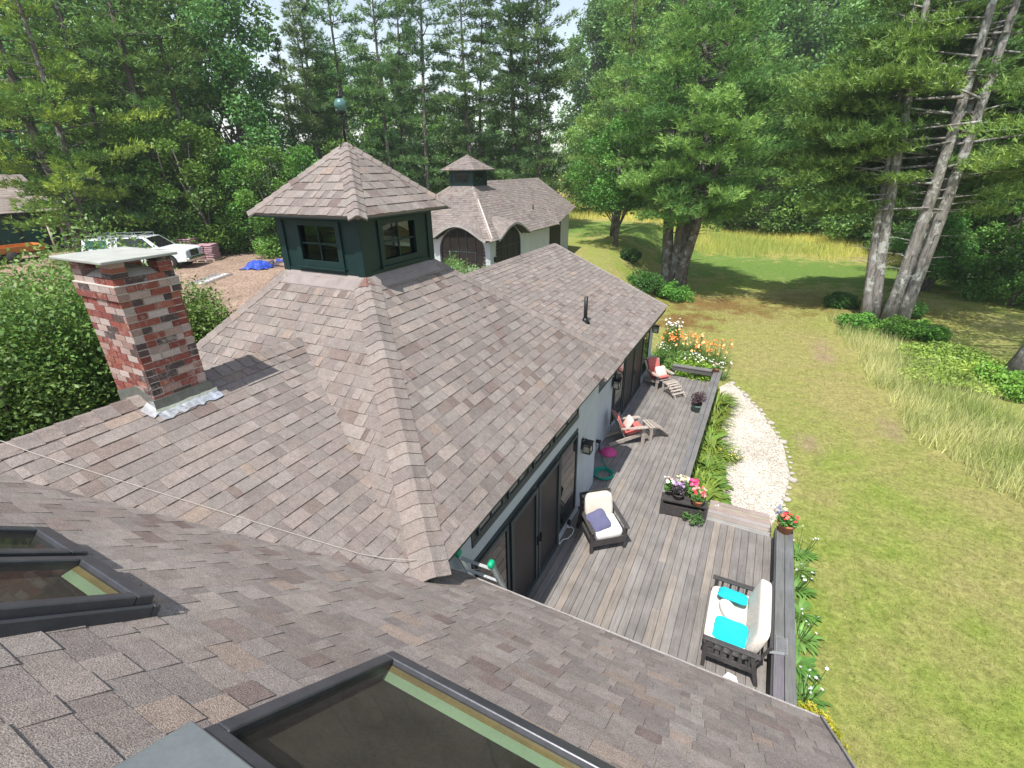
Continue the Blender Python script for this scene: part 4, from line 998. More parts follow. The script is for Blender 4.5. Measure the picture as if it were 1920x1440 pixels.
def pine_parts(seed, Ht, R, base, stems, col=(0.062, 0.105, 0.030), tip=(0.13, 0.17, 0.045), dens=1.0, blen=.26, bwid=.042, trunk_r=.28, bark=BARK, shape=.65, holes=.12, droop=.0, dead=14, avoid=0.0, vstep=1.0):
    r = np.random.default_rng(seed); tr = MB(); BV = []; TW = MB()
    tips = []; dirs = []; cl = []
    for (sx, sy, lx, ly, sc) in stems:
        Hs = Ht * sc; pts = []; rad = []; ns = 12
        ph = r.uniform(0, 6); fl = r.uniform(.1, .35)
        for k in range(ns + 1):
            t = k / ns; pts.append(Vector((sx + lx * t ** .8 + fl * math.sin(ph + t * 4) * t, sy + ly * t ** .8 + fl * math.cos(ph + t * 3.3) * t, Hs * t - .3 * (k == 0))))
            rad.append(trunk_r * (sc ** .5) * (1 - t) ** .8 * .95 + .03 + (.10 * trunk_r / .28 if k == 0 else 0))
        tr.tube(pts, rad, 10)
        def at(z):
            t = min(max(z / Hs, 0), .999) * ns; i_ = int(t); return pts[i_].lerp(pts[i_ + 1], t - i_)
        z = base * r.uniform(.9, 1.1)
        while z < Hs - .3:
            t = (z - base) / max(Hs - base, .1); prof = max(.10, (1 - t) ** shape) * (0.75 + .25 * math.sin(t * 9 + seed))
            a0 = r.uniform(0, 6.28); nb = r.integers(3, 6)
            for b_ in range(nb):
                az = a0 + b_ * 2 * math.pi / nb + r.uniform(-.35, .35)
                if r.random() < holes or (avoid and math.sin(az) < -.3 and r.random() < avoid): continue
                L = R * prof * r.uniform(.55, 1.12)
                p0 = at(z + r.uniform(-.25, .25)); rise = r.uniform(-.16, .30) + .30 * t - droop
                h_ = np.array([math.cos(az), math.sin(az), 0.]); sd = np.array([-h_[1], h_[0], 0.])
                def bp(s): return np.array(p0) + h_ * L * s + np.array([0, 0, 1.]) * (L * (rise * s - .18 * s * s + .10 * s ** 4)) + sd * L * .06 * math.sin(s * 5 + b_)
                TW.tube([Vector(bp(s)) for s in (0, .35, .7, 1)], [.022 + .009 * L, .016 + .005 * L, .012, .005], 4, cap=False)
                s = .28 + .1 * r.random(); light = r.uniform(.55, 1.35)
                while s <= 1.0:
                    q = bp(s); wl = (0.18 + .34 * math.sin(min(1, s * 1.05) * math.pi) ** .6) * L * r.uniform(.6, 1.0) * .62 + .12
                    for sg in (-1, 1):
                        dd = h_ * .75 + sd * sg * r.uniform(.6, 1.0) + np.array([0, 0, r.uniform(-.12, .38)]); dd /= np.linalg.norm(dd)
                        k = max(2, int(wl / (.24 / dens)))
                        for jj in range(k):
                            u = (jj + r.uniform(.2, 1)) / k; pt = q + dd * wl * u + r.normal(size=3) * np.array([.06, .06, .11])
                            tips.append(pt); dirs.append(dd + np.array([0, 0, .5])); cl.append(light * (.6 + .55 * u) )
                    s += .30 / max(L, 1.2) / dens * r.uniform(.75, 1.2)
                tips.append(bp(1)); dirs.append(h_ + [0, 0, .3]); cl.append(light * 1.2)
            z += r.uniform(.40, .72) * (1 + .2 * (1 - t)) * vstep
        for d_ in range(dead):
            z = r.uniform(.22 * base, base * 1.25); az = r.uniform(0, 6.28); L = r.uniform(.5, 2.4) * (.4 + .6 * z / max(base, .1)); p0 = at(z)
            TW.tube([p0, p0 + Vector((math.cos(az) * L * .5, math.sin(az) * L * .5, .10 * L)), p0 + Vector((math.cos(az + .1) * L, math.sin(az + .1) * L, .05 * L + .1))], [.03, .02, .006], 4, cap=False)
    tips = np.array(tips); dirs = np.array(dirs); cl = np.array(cl); nt_ = len(tips); m = 6
    P = np.repeat(tips, m, axis=0) + r.normal(size=(nt_ * m, 3)) * .03; D = np.repeat(dirs, m, axis=0) + r.normal(size=(nt_ * m, 3)) * .55
    u = np.clip(np.repeat(cl, m) - .55, 0, 1)[:, None]
    cc_ = np.array(col)[None] * (1 - u) + np.array(tip)[None] * u; cc_ = cc_ * r.uniform(.8, 1.25, (nt_ * m, 1))
    Vb, Tb, Cb = blades(P, D, r.uniform(blen * .7, blen * 1.25, nt_ * m), bwid, cc_, r)
    return tr, TW, (Vb, Tb, Cb), bark
def make_tree(name, parts, loc, rz, label, cat, group=None, scale=1.0, leafmat=NEEDLE):
    tr, TW, (Vb, Tb, Cb), bark = parts
    t = thing(name, loc, label, cat, rz, group); t.scale = (scale,) * 3
    m = MB(); m.v = tr.v + TW.v; k_v = len(tr.v); m.f = tr.f + [tuple(i_ + k_v for i_ in f) for f in TW.f]; m.c = tr.c + TW.c; m.sm = tr.sm + TW.sm
    m.build("trunk", bark, t); arr_mesh("crown", Vb, Tb, Cb, leafmat, t); return t
def broad_parts(seed, Ht, R, base, n_leaf=14000, size=.17, col=(0.055, 0.105, 0.022), hi=(0.11, 0.19, 0.035), lobes=34, trunk_r=.2, bark=BARKL, flat=.8, ragged=.55, stems=1):
    r = np.random.default_rng(seed); tr = MB(); TW = MB(); P = []; CL = []; cen = []
    stp = []
    for s_ in range(stems):
        a_ = r.uniform(0, 6.28); off = 0 if stems == 1 else .25; lean = 0.4 if stems == 1 else R * .35
        pts = [Vector((off * math.cos(a_) * .5, off * math.sin(a_) * .5, -.2))] + [Vector((off * math.cos(a_) + lean * math.cos(a_) * t + .15 * math.sin(t * 5), off * math.sin(a_) + lean * math.sin(a_) * t, Ht * .85 * t)) for t in (.15, .35, .6, .85, 1)]
        tr.tube(pts, [trunk_r * 1.3, trunk_r, trunk_r * .8, trunk_r * .6, trunk_r * .35, .03], 9); stp.append(pts)
    for k in range(lobes):
        t = (k + r.uniform(0, 1)) / lobes; z = base + (Ht - base) * t
        prof = math.sin(math.pi * min(1, (.18 + .82 * t)) ** .9) ** .6 if t < .98 else .2
        a_ = k * 2.4 + r.uniform(-.4, .4); d = R * prof * r.uniform(.25, .85); c = np.array([math.cos(a_) * d, math.sin(a_) * d, z]); s = R * r.uniform(.20, .38) * (1 - .3 * t)
        cen.append((c, s)); st = stp[k % stems]; q = st[min(4, max(1, int(t * 4)))]
        TW.tube([q, Vector(c) * .5 + q * .5 + Vector((0, 0, .1)), Vector(c)], [trunk_r * .35, trunk_r * .2, .015], 5, cap=False)
    w = np.array([s * s for _, s in cen]); w /= w.sum()
    for (c, s), ww in zip(cen, w):
        n = int(n_leaf * ww); D = r.normal(size=(n, 3)); D /= np.linalg.norm(D, axis=1, keepdims=True); rad = s * r.uniform(.35, 1.0, (n, 1)) ** .5 * (1 + ragged * .35 * r.normal(size=(n, 1)))
        p = c + D * rad * np.array([1, 1, flat]); P.append(p); g = r.uniform(.55, 1.3); CL.append(np.full(n, g))
    P = np.concatenate(P); CL = np.concatenate(CL); u = np.clip(CL - .5, 0, 1)[:, None]
    cc_ = (np.array(col)[None] * (1 - u) + np.array(hi)[None] * u) * r.uniform(.75, 1.3, (len(P), 1))
    return tr, TW, leaves(P, size, cc_, r), bark
def bush_mesh(name, seed, R, Ht, n, size, col, hi, mat=LEAF, parent=None, lob=14, flowers=None):
    r = np.random.default_rng(seed); P = []; CL = []
    for k in range(lob):
        a_ = k * 2.4; d = R * math.sqrt((k + .5) / lob) * .75; c = np.array([math.cos(a_) * d, math.sin(a_) * d, Ht * r.uniform(.3, .75) * (1 - .35 * (d / R) ** 2)]); s = np.array([R * .36, R * .36, Ht * .36]) * r.uniform(.7, 1.15)
        m = n // lob; D = r.normal(size=(m, 3)); D /= np.linalg.norm(D, axis=1, keepdims=True); P.append(c + D * s * r.uniform(.4, 1.08, (m, 1)) ** .5 * (1 + .12 * r.normal(size=(m, 1)))); CL.append(np.full(m, r.uniform(.5, 1.4)))
    P = np.concatenate(P); P[:, 2] = np.maximum(P[:, 2], .02); CL = np.concatenate(CL); u = np.clip(CL - .5, 0, 1)[:, None]
    c = (np.array(col)[None] * (1 - u) + np.array(hi)[None] * u) * r.uniform(.75, 1.3, (len(P), 1)); V, T, Cc = leaves(P, size, c, r)
    return arr_mesh(name, V, T, Cc, mat, parent)
def stems_mesh(name, seed, R, Ht, n, parent, mat=BARK):
    r = random.Random(seed); m = MB()
    for k in range(n):
        a_ = k * 2.4; x, y = R * .5 * math.cos(a_) * r.random(), R * .5 * math.sin(a_) * r.random(); m.tube([(x * .3, y * .3, -.05), (x, y, Ht * .45), (x * 1.5, y * 1.5, Ht * .85)], [.03, .02, .006], 5, cap=False)
    return m.build(name, mat, parent)
def bush(name, loc, seed, R, Ht, n, size, col, hi, label, cat="shrub", group=None, rz=0.0, lob=14):
    t = thing(name, loc, label, cat, rz, group); bush_mesh("foliage", seed, R, Ht, n, size, col, hi, LEAF, t, lob); stems_mesh("stems", seed, R, Ht, 7, t); return t
def strap_mesh(name, seed, n, L, Wd, col, spread=.6, parent=None, mat=LEAF, R=.12, seg=4):
    """arching strap leaves from a crown (daylily, iris, hosta with wide Wd)"""
    r = np.random.default_rng(seed); V = []; T = []; Cc = []
    for k in range(n):
        a_ = r.uniform(0, 6.28); l = L * r.uniform(.6, 1.15); out = spread * r.uniform(.5, 1.2); w = Wd * r.uniform(.7, 1.2); p0 = np.array([math.cos(a_) * R * r.random(), math.sin(a_) * R * r.random(), 0]); d = np.array([math.cos(a_), math.sin(a_), 0]); s = np.array([-d[1], d[0], 0]); b0 = len(V); c = np.array(col) * .8 * r.uniform(.7, 1.3) * r.uniform(.93, 1.07, 3)
        for q in range(seg + 1):
            t = q / seg; ang = 1.35 - out * 1.9 * t; pp = p0 + d * l * (t * math.cos(ang) * .9 + .05 * t) + np.array([0, 0, 1]) * l * max(.02 * t, (math.sin(1.25) * t - out * .95 * t * t)); ww = w * (math.sin(math.pi * min(.98, .12 + .88 * t)) ** .7) / 2 + .001
            V += [pp - s * ww, pp + s * ww]; Cc += [c, c]
        for q in range(seg): T.append((b0 + 2 * q, b0 + 2 * q + 1, b0 + 2 * q + 3, b0 + 2 * q + 2))
    return arr_mesh(name, np.array(V), np.array(T), np.array(Cc), mat, parent)
def flower_mesh(name, seed, n, R, z0, z1, size, cols, parent, stems=True, petals=6):
    r = np.random.default_rng(seed); V = []; T = []; Cc = []; m = MB()
    for k in range(n):
        a_ = r.uniform(0, 6.28); d = R * math.sqrt(r.random()); c = np.array([math.cos(a_) * d, math.sin(a_) * d, r.uniform(z0, z1)]); col = np.array(cols[r.integers(len(cols))]) * r.uniform(.8, 1.15); s = size * r.uniform(.7, 1.2)
        n_ = r.normal(size=3) * .5 + [0, -.2, 1]; n_ /= np.linalg.norm(n_); u = np.cross(n_, [1, .2, .1]); u /= np.linalg.norm(u); v = np.cross(n_, u)
        for p in range(petals):
            t = p * 2 * math.pi / petals; t2 = t + .9 * math.pi / petals; t1 = t - .9 * math.pi / petals; b0 = len(V)
            V += [c, c + (u * math.cos(t1) + v * math.sin(t1)) * s * .35 + n_ * s * .18, c + (u * math.cos(t) + v * math.sin(t)) * s * .55 + n_ * s * .12, c + (u * math.cos(t2) + v * math.sin(t2)) * s * .35 + n_ * s * .18]; T.append((b0, b0 + 1, b0 + 2, b0 + 3)); Cc += [col] * 4
        if stems: m.tube([(c[0] * .4, c[1] * .4, 0), (c[0] * .8, c[1] * .8, c[2] * .6), tuple(c)], .006, 4, cap=False)
    o = arr_mesh(name, np.array(V), np.array(T), np.array(Cc), PETAL, parent)
    if stems: m.build("flower_stems", plain("green_stem", (.07, .12, .03)), parent)
    return o
# ------------------------------------------------------------------ GARAGE behind the house
gar = thing("garage", (0, 0, 0), "pale grey garage with arched eyebrow eaves and a small dark cupola, behind the house", "garage")
gx0, gx1, gy0, gy1, gez, gpz = -18.9, -11.45, 20.1, 28.2, -3.1, -0.84
gcx, gcy, ga = -15.2, 24.2, .72
m_ = MB()
a1 = (gcx + ga, gcy - ga, gpz); b1 = (gcx + ga, gcy + ga, gpz); c1 = (gcx - ga, gcy + ga, gpz); d1_ = (gcx - ga, gcy - ga, gpz)
gse, gne, gnw, gsw = (gx1, gy0, gez), (gx1, gy1, gez), (gx0, gy1, gez), (gx0, gy0, gez)
def bell(u): return (0.5 + .5 * math.cos(math.pi * max(-1, min(1, u)))) ** .62
skS = lambda p: any(abs(p.x - c) < h and p.z - gez < .66 * bell((p.x - c) / h) - .02 for c, h in ((-13.45, 1.55), (-17.0, 1.4)))
skE = lambda p: abs(p.y - 22.45) < 1.75 and p.z - gez < .62 * bell((p.y - 22.45) / 1.75) - .02
kw = dict(e=.17, wmin=.15, wmax=.4, thick=.012, tint=.93)
shingles(m_, [gse, gne, b1, a1], (-1, 0, 0), seed=201, skip=skE, **kw); shingles(m_, [gsw, gse, a1, d1_], (0, 1, 0), seed=202, skip=skS, **kw)
shingles(m_, [gne, gnw, c1, b1], (0, -1, 0), seed=203, **kw); shingles(m_, [gnw, gsw, d1_, c1], (1, 0, 0), seed=204, **kw)
ps = (gez - gpz) / (gx1 - gcx - ga)                       # east pitch (negative)
caps(m_, gse, a1, (1, 0, ps), (0, -1, (gez - gpz) / (gcy - ga - gy0)), seed=205, e=.25, w=.12, tint=1.15); caps(m_, gsw, d1_, (-1, 0, -.7), (0, -1, -.68), seed=206, e=.25, w=.12)
caps(m_, gne, b1, (1, 0, ps), (0, 1, -.68), seed=207, e=.25, w=.12)
rz1 = -.66; gw = (rz1 - gez) / (gx1 - gcx)
zw = lambda x: rz1 - gw * abs(x - gcx)
shingles(m_, [(gx1, 24.25, gez), (gx1, 27.9, gez), (-12.35, 33.4, zw(-12.35)), (gcx, 33.4, rz1), (gcx, 24.2, rz1)], (-1, 0, 0), seed=208, **kw)
shingles(m_, [(gx0, 33.4, zw(gx0)), (gx0, 24.2, zw(gx0)), (gcx, 24.2, rz1), (gcx, 33.4, rz1)], (1, 0, 0), seed=209, **kw)
caps(m_, (gcx, 24.9, rz1), (gcx, 33.4, rz1), (1, 0, -.66), (-1, 0, -.66), seed=210, e=.25, w=.13)
m_.build("roof", SH2, gar)
# eyebrow arches: bell-shaped raised eave running back into the slope
def eyebrow(face, c, half, hgt, seed):
    mb = MB(); nu, nd = 34, 9; depth = .25; r = random.Random(seed)
    slope = .70
    def hh(u): return hgt * (0.5 + .5 * math.cos(math.pi * max(-1, min(1, u)))) ** .62
    P = []
    for j_ in range(nd + 1):
        for i_ in range(nu + 1):
            u = -1.05 + 2.1 * i_ / nu; h_ = hh(u); dmax = h_ / (slope - .22) + .02; d = dmax * j_ / nd
            z = gez + h_ + .22 * d + .02 - .02 * (j_ == nd)
            out = -.04
            if face == 'S': P.append((c + u * half, gy0 + out + d, z))
            else: P.append((gx1 - out - d, c + u * half, z))
    fs = []
    for j_ in range(nd):
        for i_ in range(nu):
            q = j_ * (nu + 1) + i_; col = r.choices(PAL, PWT)[0]; col = tuple(x * .93 for x in col)
            mb.add([P[q], P[q + 1], P[q + nu + 2], P[q + nu + 1]], [(0, 1, 2, 3) if face == 'S' else (3, 2, 1, 0)], col)
    # thick front rim
    for i_ in range(nu):
        a, b = P[i_], P[i_ + 1]; dn = .10
        mb.add([a, b, (b[0], b[1], b[2] - dn), (a[0], a[1], a[2] - dn)], [(0, 1, 2, 3)], (.33, .32, .30))
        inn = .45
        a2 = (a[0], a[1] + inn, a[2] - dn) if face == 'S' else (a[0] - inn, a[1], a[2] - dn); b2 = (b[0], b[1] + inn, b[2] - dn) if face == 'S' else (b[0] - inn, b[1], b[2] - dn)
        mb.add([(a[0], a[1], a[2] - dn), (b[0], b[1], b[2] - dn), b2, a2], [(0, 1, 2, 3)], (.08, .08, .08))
    return mb
eyebrow('S', -13.45, 1.55, .66, 1).build("eyebrow_roof", SH2, gar); eyebrow('E', 22.45, 1.75, .62, 2).build("eyebrow_roof", SH2, gar)
eyebrow('S', -17.0, 1.4, .62, 3).build("eyebrow_roof", SH2, gar)
gz = -6.0; wz_ = gez - .08
w_ = MB(); wx1 = gx1 - .40; wy0 = gy0 + .40
# south wall with arched opening, east wall, others
def arch_wall(mb, face, lo, hi, c, half, spring, top, z0, zt, thick=.15, n=14):
    pts = [(c - half, z0), (c - half, spring)] + [(c - half * math.cos(math.pi * q / n), spring + (top - spring) * math.sin(math.pi * q / n)) for q in range(1, n)] + [(c + half, spring), (c + half, z0)]
    def P(u, z, o): return (u, wy0 + o, z) if face == 'S' else (wx1 - o, u, z)
    tops = lambda u: zt + (0.0 if abs(u - c) > half * 1.25 else .62 * (0.5 + .5 * math.cos(math.pi * (u - c) / (half * 1.25))))
    segs = [(lo, z0)] + pts + [(hi, z0)]
    for k in range(len(pts) - 1):
        (u0, za), (u1, zb) = pts[k], pts[k + 1]
        if abs(u1 - u0) < 1e-6: continue
        mb.add([P(u0, za, 0), P(u1, zb, 0), P(u1, max(tops(u1), zb + .02), 0), P(u0, max(tops(u0), za + .02), 0)], [(0, 1, 2, 3)])
        mb.add([P(u0, za, 0), P(u1, zb, 0), P(u1, zb, thick), P(u0, za, thick)], [(0, 1, 2, 3)])
    for a, b in ((lo, c - half), (c + half, hi)):
        q = [P(a, z0, 0), P(b, z0, 0), P(b, zt, 0), P(a, zt, 0)]; mb.add(q, [(0, 1, 2, 3)])
    for u in (c - half, c + half): mb.add([P(u, z0, 0), P(u, z0, thick), P(u, spring, thick), P(u, spring, 0)], [(0, 1, 2, 3)])
arch_wall(w_, 'S', -15.1, wx1, -13.45, 1.34, -3.75, -2.58, gz, wz_)
arch_wall(w_, 'E', wy0, 24.6, 22.45, 1.40, -3.6, -2.60, gz, wz_)
w_.span((-18.5, wy0, gz), (-15.1, wy0 + .15, wz_))
w_.span((wx1 - .15, 24.6, gz), (wx1, 27.7, wz_)); w_.span((-12.75, 27.55, gz), (wx1 - .15, 27.7, wz_)); w_.span((-12.9, 27.7, gz), (-12.75, 33.2, -2.95))
w_.span((-18.5, 33.05, gz), (-12.9, 33.2, wz_)); w_.span((-18.65, wy0, gz), (-18.5, 33.2, wz_))
w_.add([(-12.75, 33.19, -3.1), (-18.6, 33.19, -3.1), (gcx, 33.19, rz1 - .1)], [(0, 1, 2)])
# clapboard lines
for q in range(16):
    z = gz + .35 + q * .17
    if z < wz_: w_.span((wx1, 24.75, z), (wx1 + .012, 27.7, z + .015)); w_.span((wx1, wy0, z), (wx1 + .012, 21.15, z + .015)); w_.span((-12.2, wy0 - .012, z), (wx1, wy0, z + .015))
w_.build("wall", SIDING, gar)
tb = MB(); tb.span((wx1 + .001, 24.62, gz), (wx1 + .02, 24.72, wz_)); tb.build("corner_board", plain("white_trim", (.6, .61, .6), .7), gar)
def arched_panel(name, face, c, half, spring, top, z0, mat, fmat, nv, nh, lab=None, n=14):
    def P(u, z, o): return (u, wy0 + o, z) if face == 'S' else (wx1 - o, u, z)
    inn = [(c - half * math.cos(math.pi * q / n), spring + (top - spring) * math.sin(math.pi * q / n)) for q in range(n + 1)]
    ring = [(c - half, z0)] + inn + [(c + half, z0)]
    k = .93; ring2 = [(c + (u - c) * k, z if z == z0 else spring + (z - spring) * k) for u, z in ring]
    f = MB()
    for q in range(len(ring) - 1):
        f.add([P(*ring[q], .03), P(*ring[q + 1], .03), P(*ring2[q + 1], .03), P(*ring2[q], .03)], [(0, 1, 2, 3)]); f.add([P(*ring2[q], .03), P(*ring2[q + 1], .03), P(*ring2[q + 1], .08), P(*ring2[q], .08)], [(0, 1, 2, 3)])
    def topz(u): v = 1 - ((u - c) / (half * k)) ** 2; return spring + (top - spring) * k * math.sqrt(max(0, v))
    for q in range(1, nv):
        u = c - half * k + 2 * half * k * q / nv; a = P(u - .02, z0, .05); b = P(u + .02, topz(u), .075); f.span(a, b)
    for q in range(1, nh):
        z = z0 + (spring - z0) * q / (nh - 1) if nh > 1 else spring
        f.span(P(c - half * k, z - .02, .051), P(c + half * k, z + .02, .074))
    o = f.build(name, fmat, gar)
    g = MB(); pts = [P(u, z, .08) for u, z in ring2]; g.add(pts, [tuple(range(len(pts)))]); g.build("pane", mat, o)
    if lab: o['label'] = lab
    return o
arched_panel("window", 'S', -13.45, 1.34, -3.75, -2.58, -4.5, DGLASS, TRIM, 5, 2, "wide arched window under the left eyebrow")
w2 = MB(); w2.span((-14.67, wy0 + .02, gz), (-12.23, wy0 + .14, -4.5)); w2.build("wall", SIDING, gar)
arched_panel("door", 'E', 22.45, 1.40, -3.6, -2.60, -5.75, SCREEN, TRIM, 4, 4, "dark arched door with small panes at its top")
dd = MB(); dd.span((-12.74, 28.2, -5.75), (-12.70, 29.7, -3.25)); dd.span((-12.74, 29.8, -5.75), (-12.70, 31.6, -3.25)); dd.build("door", SCREEN, gar)['label'] = "tall dark sliding doors in the recessed end"
ll = MB(); ll.span((wx1, 20.85, -4.2), (wx1 + .12, 20.97, -3.95)); ll.build("wall_lamp", BLACKM, gar)
ct = MB(); zc0, zc1 = -.95, -.06
ct.span((gcx - ga, gcy - ga, zc0), (gcx + ga, gcy + ga, zc1))
for sx in (-1, 1):
    for sy in (-1, 1): ct.span((gcx + sx * (ga - .05) - .08, gcy + sy * (ga - .05) - .08, zc0), (gcx + sx * (ga - .05) + .08, gcy + sy * (ga - .05) + .08, zc1 - .005))
cto = ct.build("cupola", TEAL, gar); cto['label'] = "small dark cupola on the garage roof"
wn = MB(); wn.span((gcx - .4, gcy - ga - .02, -.62), (gcx + .4, gcy - ga - .004, -.2)); wn.build("window", DGLASS, cto); wn = MB(); wn.span((gcx + ga + .004, gcy - .4, -.62), (gcx + ga + .02, gcy + .4, -.2)); wn.build("window", DGLASS, cto)
cr = MB(); b = 1.08; c4 = [(gcx + b, gcy - b, zc1 + .02), (gcx + b, gcy + b, zc1 + .02), (gcx - b, gcy + b, zc1 + .02), (gcx - b, gcy - b, zc1 + .02)]; pk = (gcx, gcy, .70)
for k, up in enumerate(((-1, 0, 0), (0, -1, 0), (1, 0, 0), (0, 1, 0))): shingles(cr, [c4[k], c4[(k + 1) % 4], pk], up, seed=260 + k, e=.15, wmin=.15, wmax=.35, tint=.95)
cr.build("cupola_roof", SH2, cto)
vp = MB(); vp.tube([(-12.6, 27.0, -2.7), (-12.6, 27.0, -1.95)], .05, 10); vp.lathe([(.12, 0), (.06, .1)], (-12.6, 27.0, -2.62), 10); vp.build("vent_pipe", BLACKM, gar)
sk_ = MB(); s_n = .70
for x, y, w, d in ((-12.95, 24.95, .16, .40),):
    sk_.add([(x - w, y - d / 2, zw(x - w) + .05), (x, y - d / 2, zw(x) + .05), (x, y + d / 2, zw(x) + .05), (x - w, y + d / 2, zw(x - w) + .05)], [(0, 1, 2, 3)])
sk_.build("loose_flashing", WHITEP, gar)
# pale strip where the hip cap was left off
hs_ = MB(); A = Vector(gse); B = Vector(a1); hs_.tube([A.lerp(B, .02) + Vector((0, 0, .055)), A.lerp(B, .35) + Vector((0, 0, .06)), A.lerp(B, .72) + Vector((0, 0, .055))], .028, 6); hs_.build("hip_strip", plain("pale_underlay", (.62, .56, .50), .8), gar)

# ------------------------------------------------------------------ far left: building, trailer, vehicles, yard clutter
lb = thing("workshop", (0, 0, 0), "low shingle-roofed building with teal doors behind the pines at far left", "building")
m_ = MB(); shingles(m_, [(-49.0, 8, -2.35), (-49.0, 19.0, -2.35), (-53.5, 19.0, .2), (-53.5, 8, .2)], (-1, 0, 0), seed=301, e=.3, wmin=.4, wmax=.9, tint=1.2)
shingles(m_, [(-58.0, 19.0, -2.35), (-58.0, 8, -2.35), (-53.5, 8, .2), (-53.5, 19.0, .2)], (1, 0, 0), seed=302, e=.4, wmin=.4, wmax=.9, tint=1.2)
m_.build("roof", SH2, lb)
w_ = MB(); w_.span((-57.6, 8.2, -5.4), (-51.0, 18.7, -2.6)); w_.build("wall", plain("dark_board_wall", (.06, .07, .065), .9), lb)
for y in (13.2, 14.6, 16.0, 17.4): d_ = MB(); d_.span((-50.99, y - .6, -5.1), (-50.93, y + .55, -3.0)); d_.build("door", plain("teal_door", (.03, .13, .11), .6), lb)
for y in (10.0, 14.0, 18.6): p = MB(); p.span((-49.3, y - .07, -5.4), (-49.15, y + .07, -2.4)); p.build("post", PALEW, lb)

po = MB(); po.tube([(0, 0, -.2), (0.02, .03, 2.3)], .07, 8); o = po.build("post", PALEW); o.location = (-46.5, 16.8, -5.15); tag(o, "pale timber post standing beside the orange trailer", "post")
tl = thing("trailer", (-44.5, 12.9, -5.15), "orange flatbed trailer behind the hedge at far left", "trailer", math.radians(2))
b_ = MB(); b_.span((-.9, -2.4, .62), (.9, 2.4, .72)); b_.span((-.95, -2.4, .72), (-.9, 2.4, 1.02)); b_.span((.9, -2.4, .72), (.95, 2.4, 1.02)); b_.span((-.9, 2.35, .72), (.9, 2.4, 1.02)); b_.beam((0, -2.4, .6), (0, -3.6, .5), .1, .1); b_.build("bed", ORANGE, tl, bevel=.01)
for sx in (-1, 1):
    for y in (-.4, .45): w = MB(); w.tube([(sx * .97, y, .36), (sx * 1.17, y, .36)], .36, 18); w.build("wheel", RUBBER, tl)

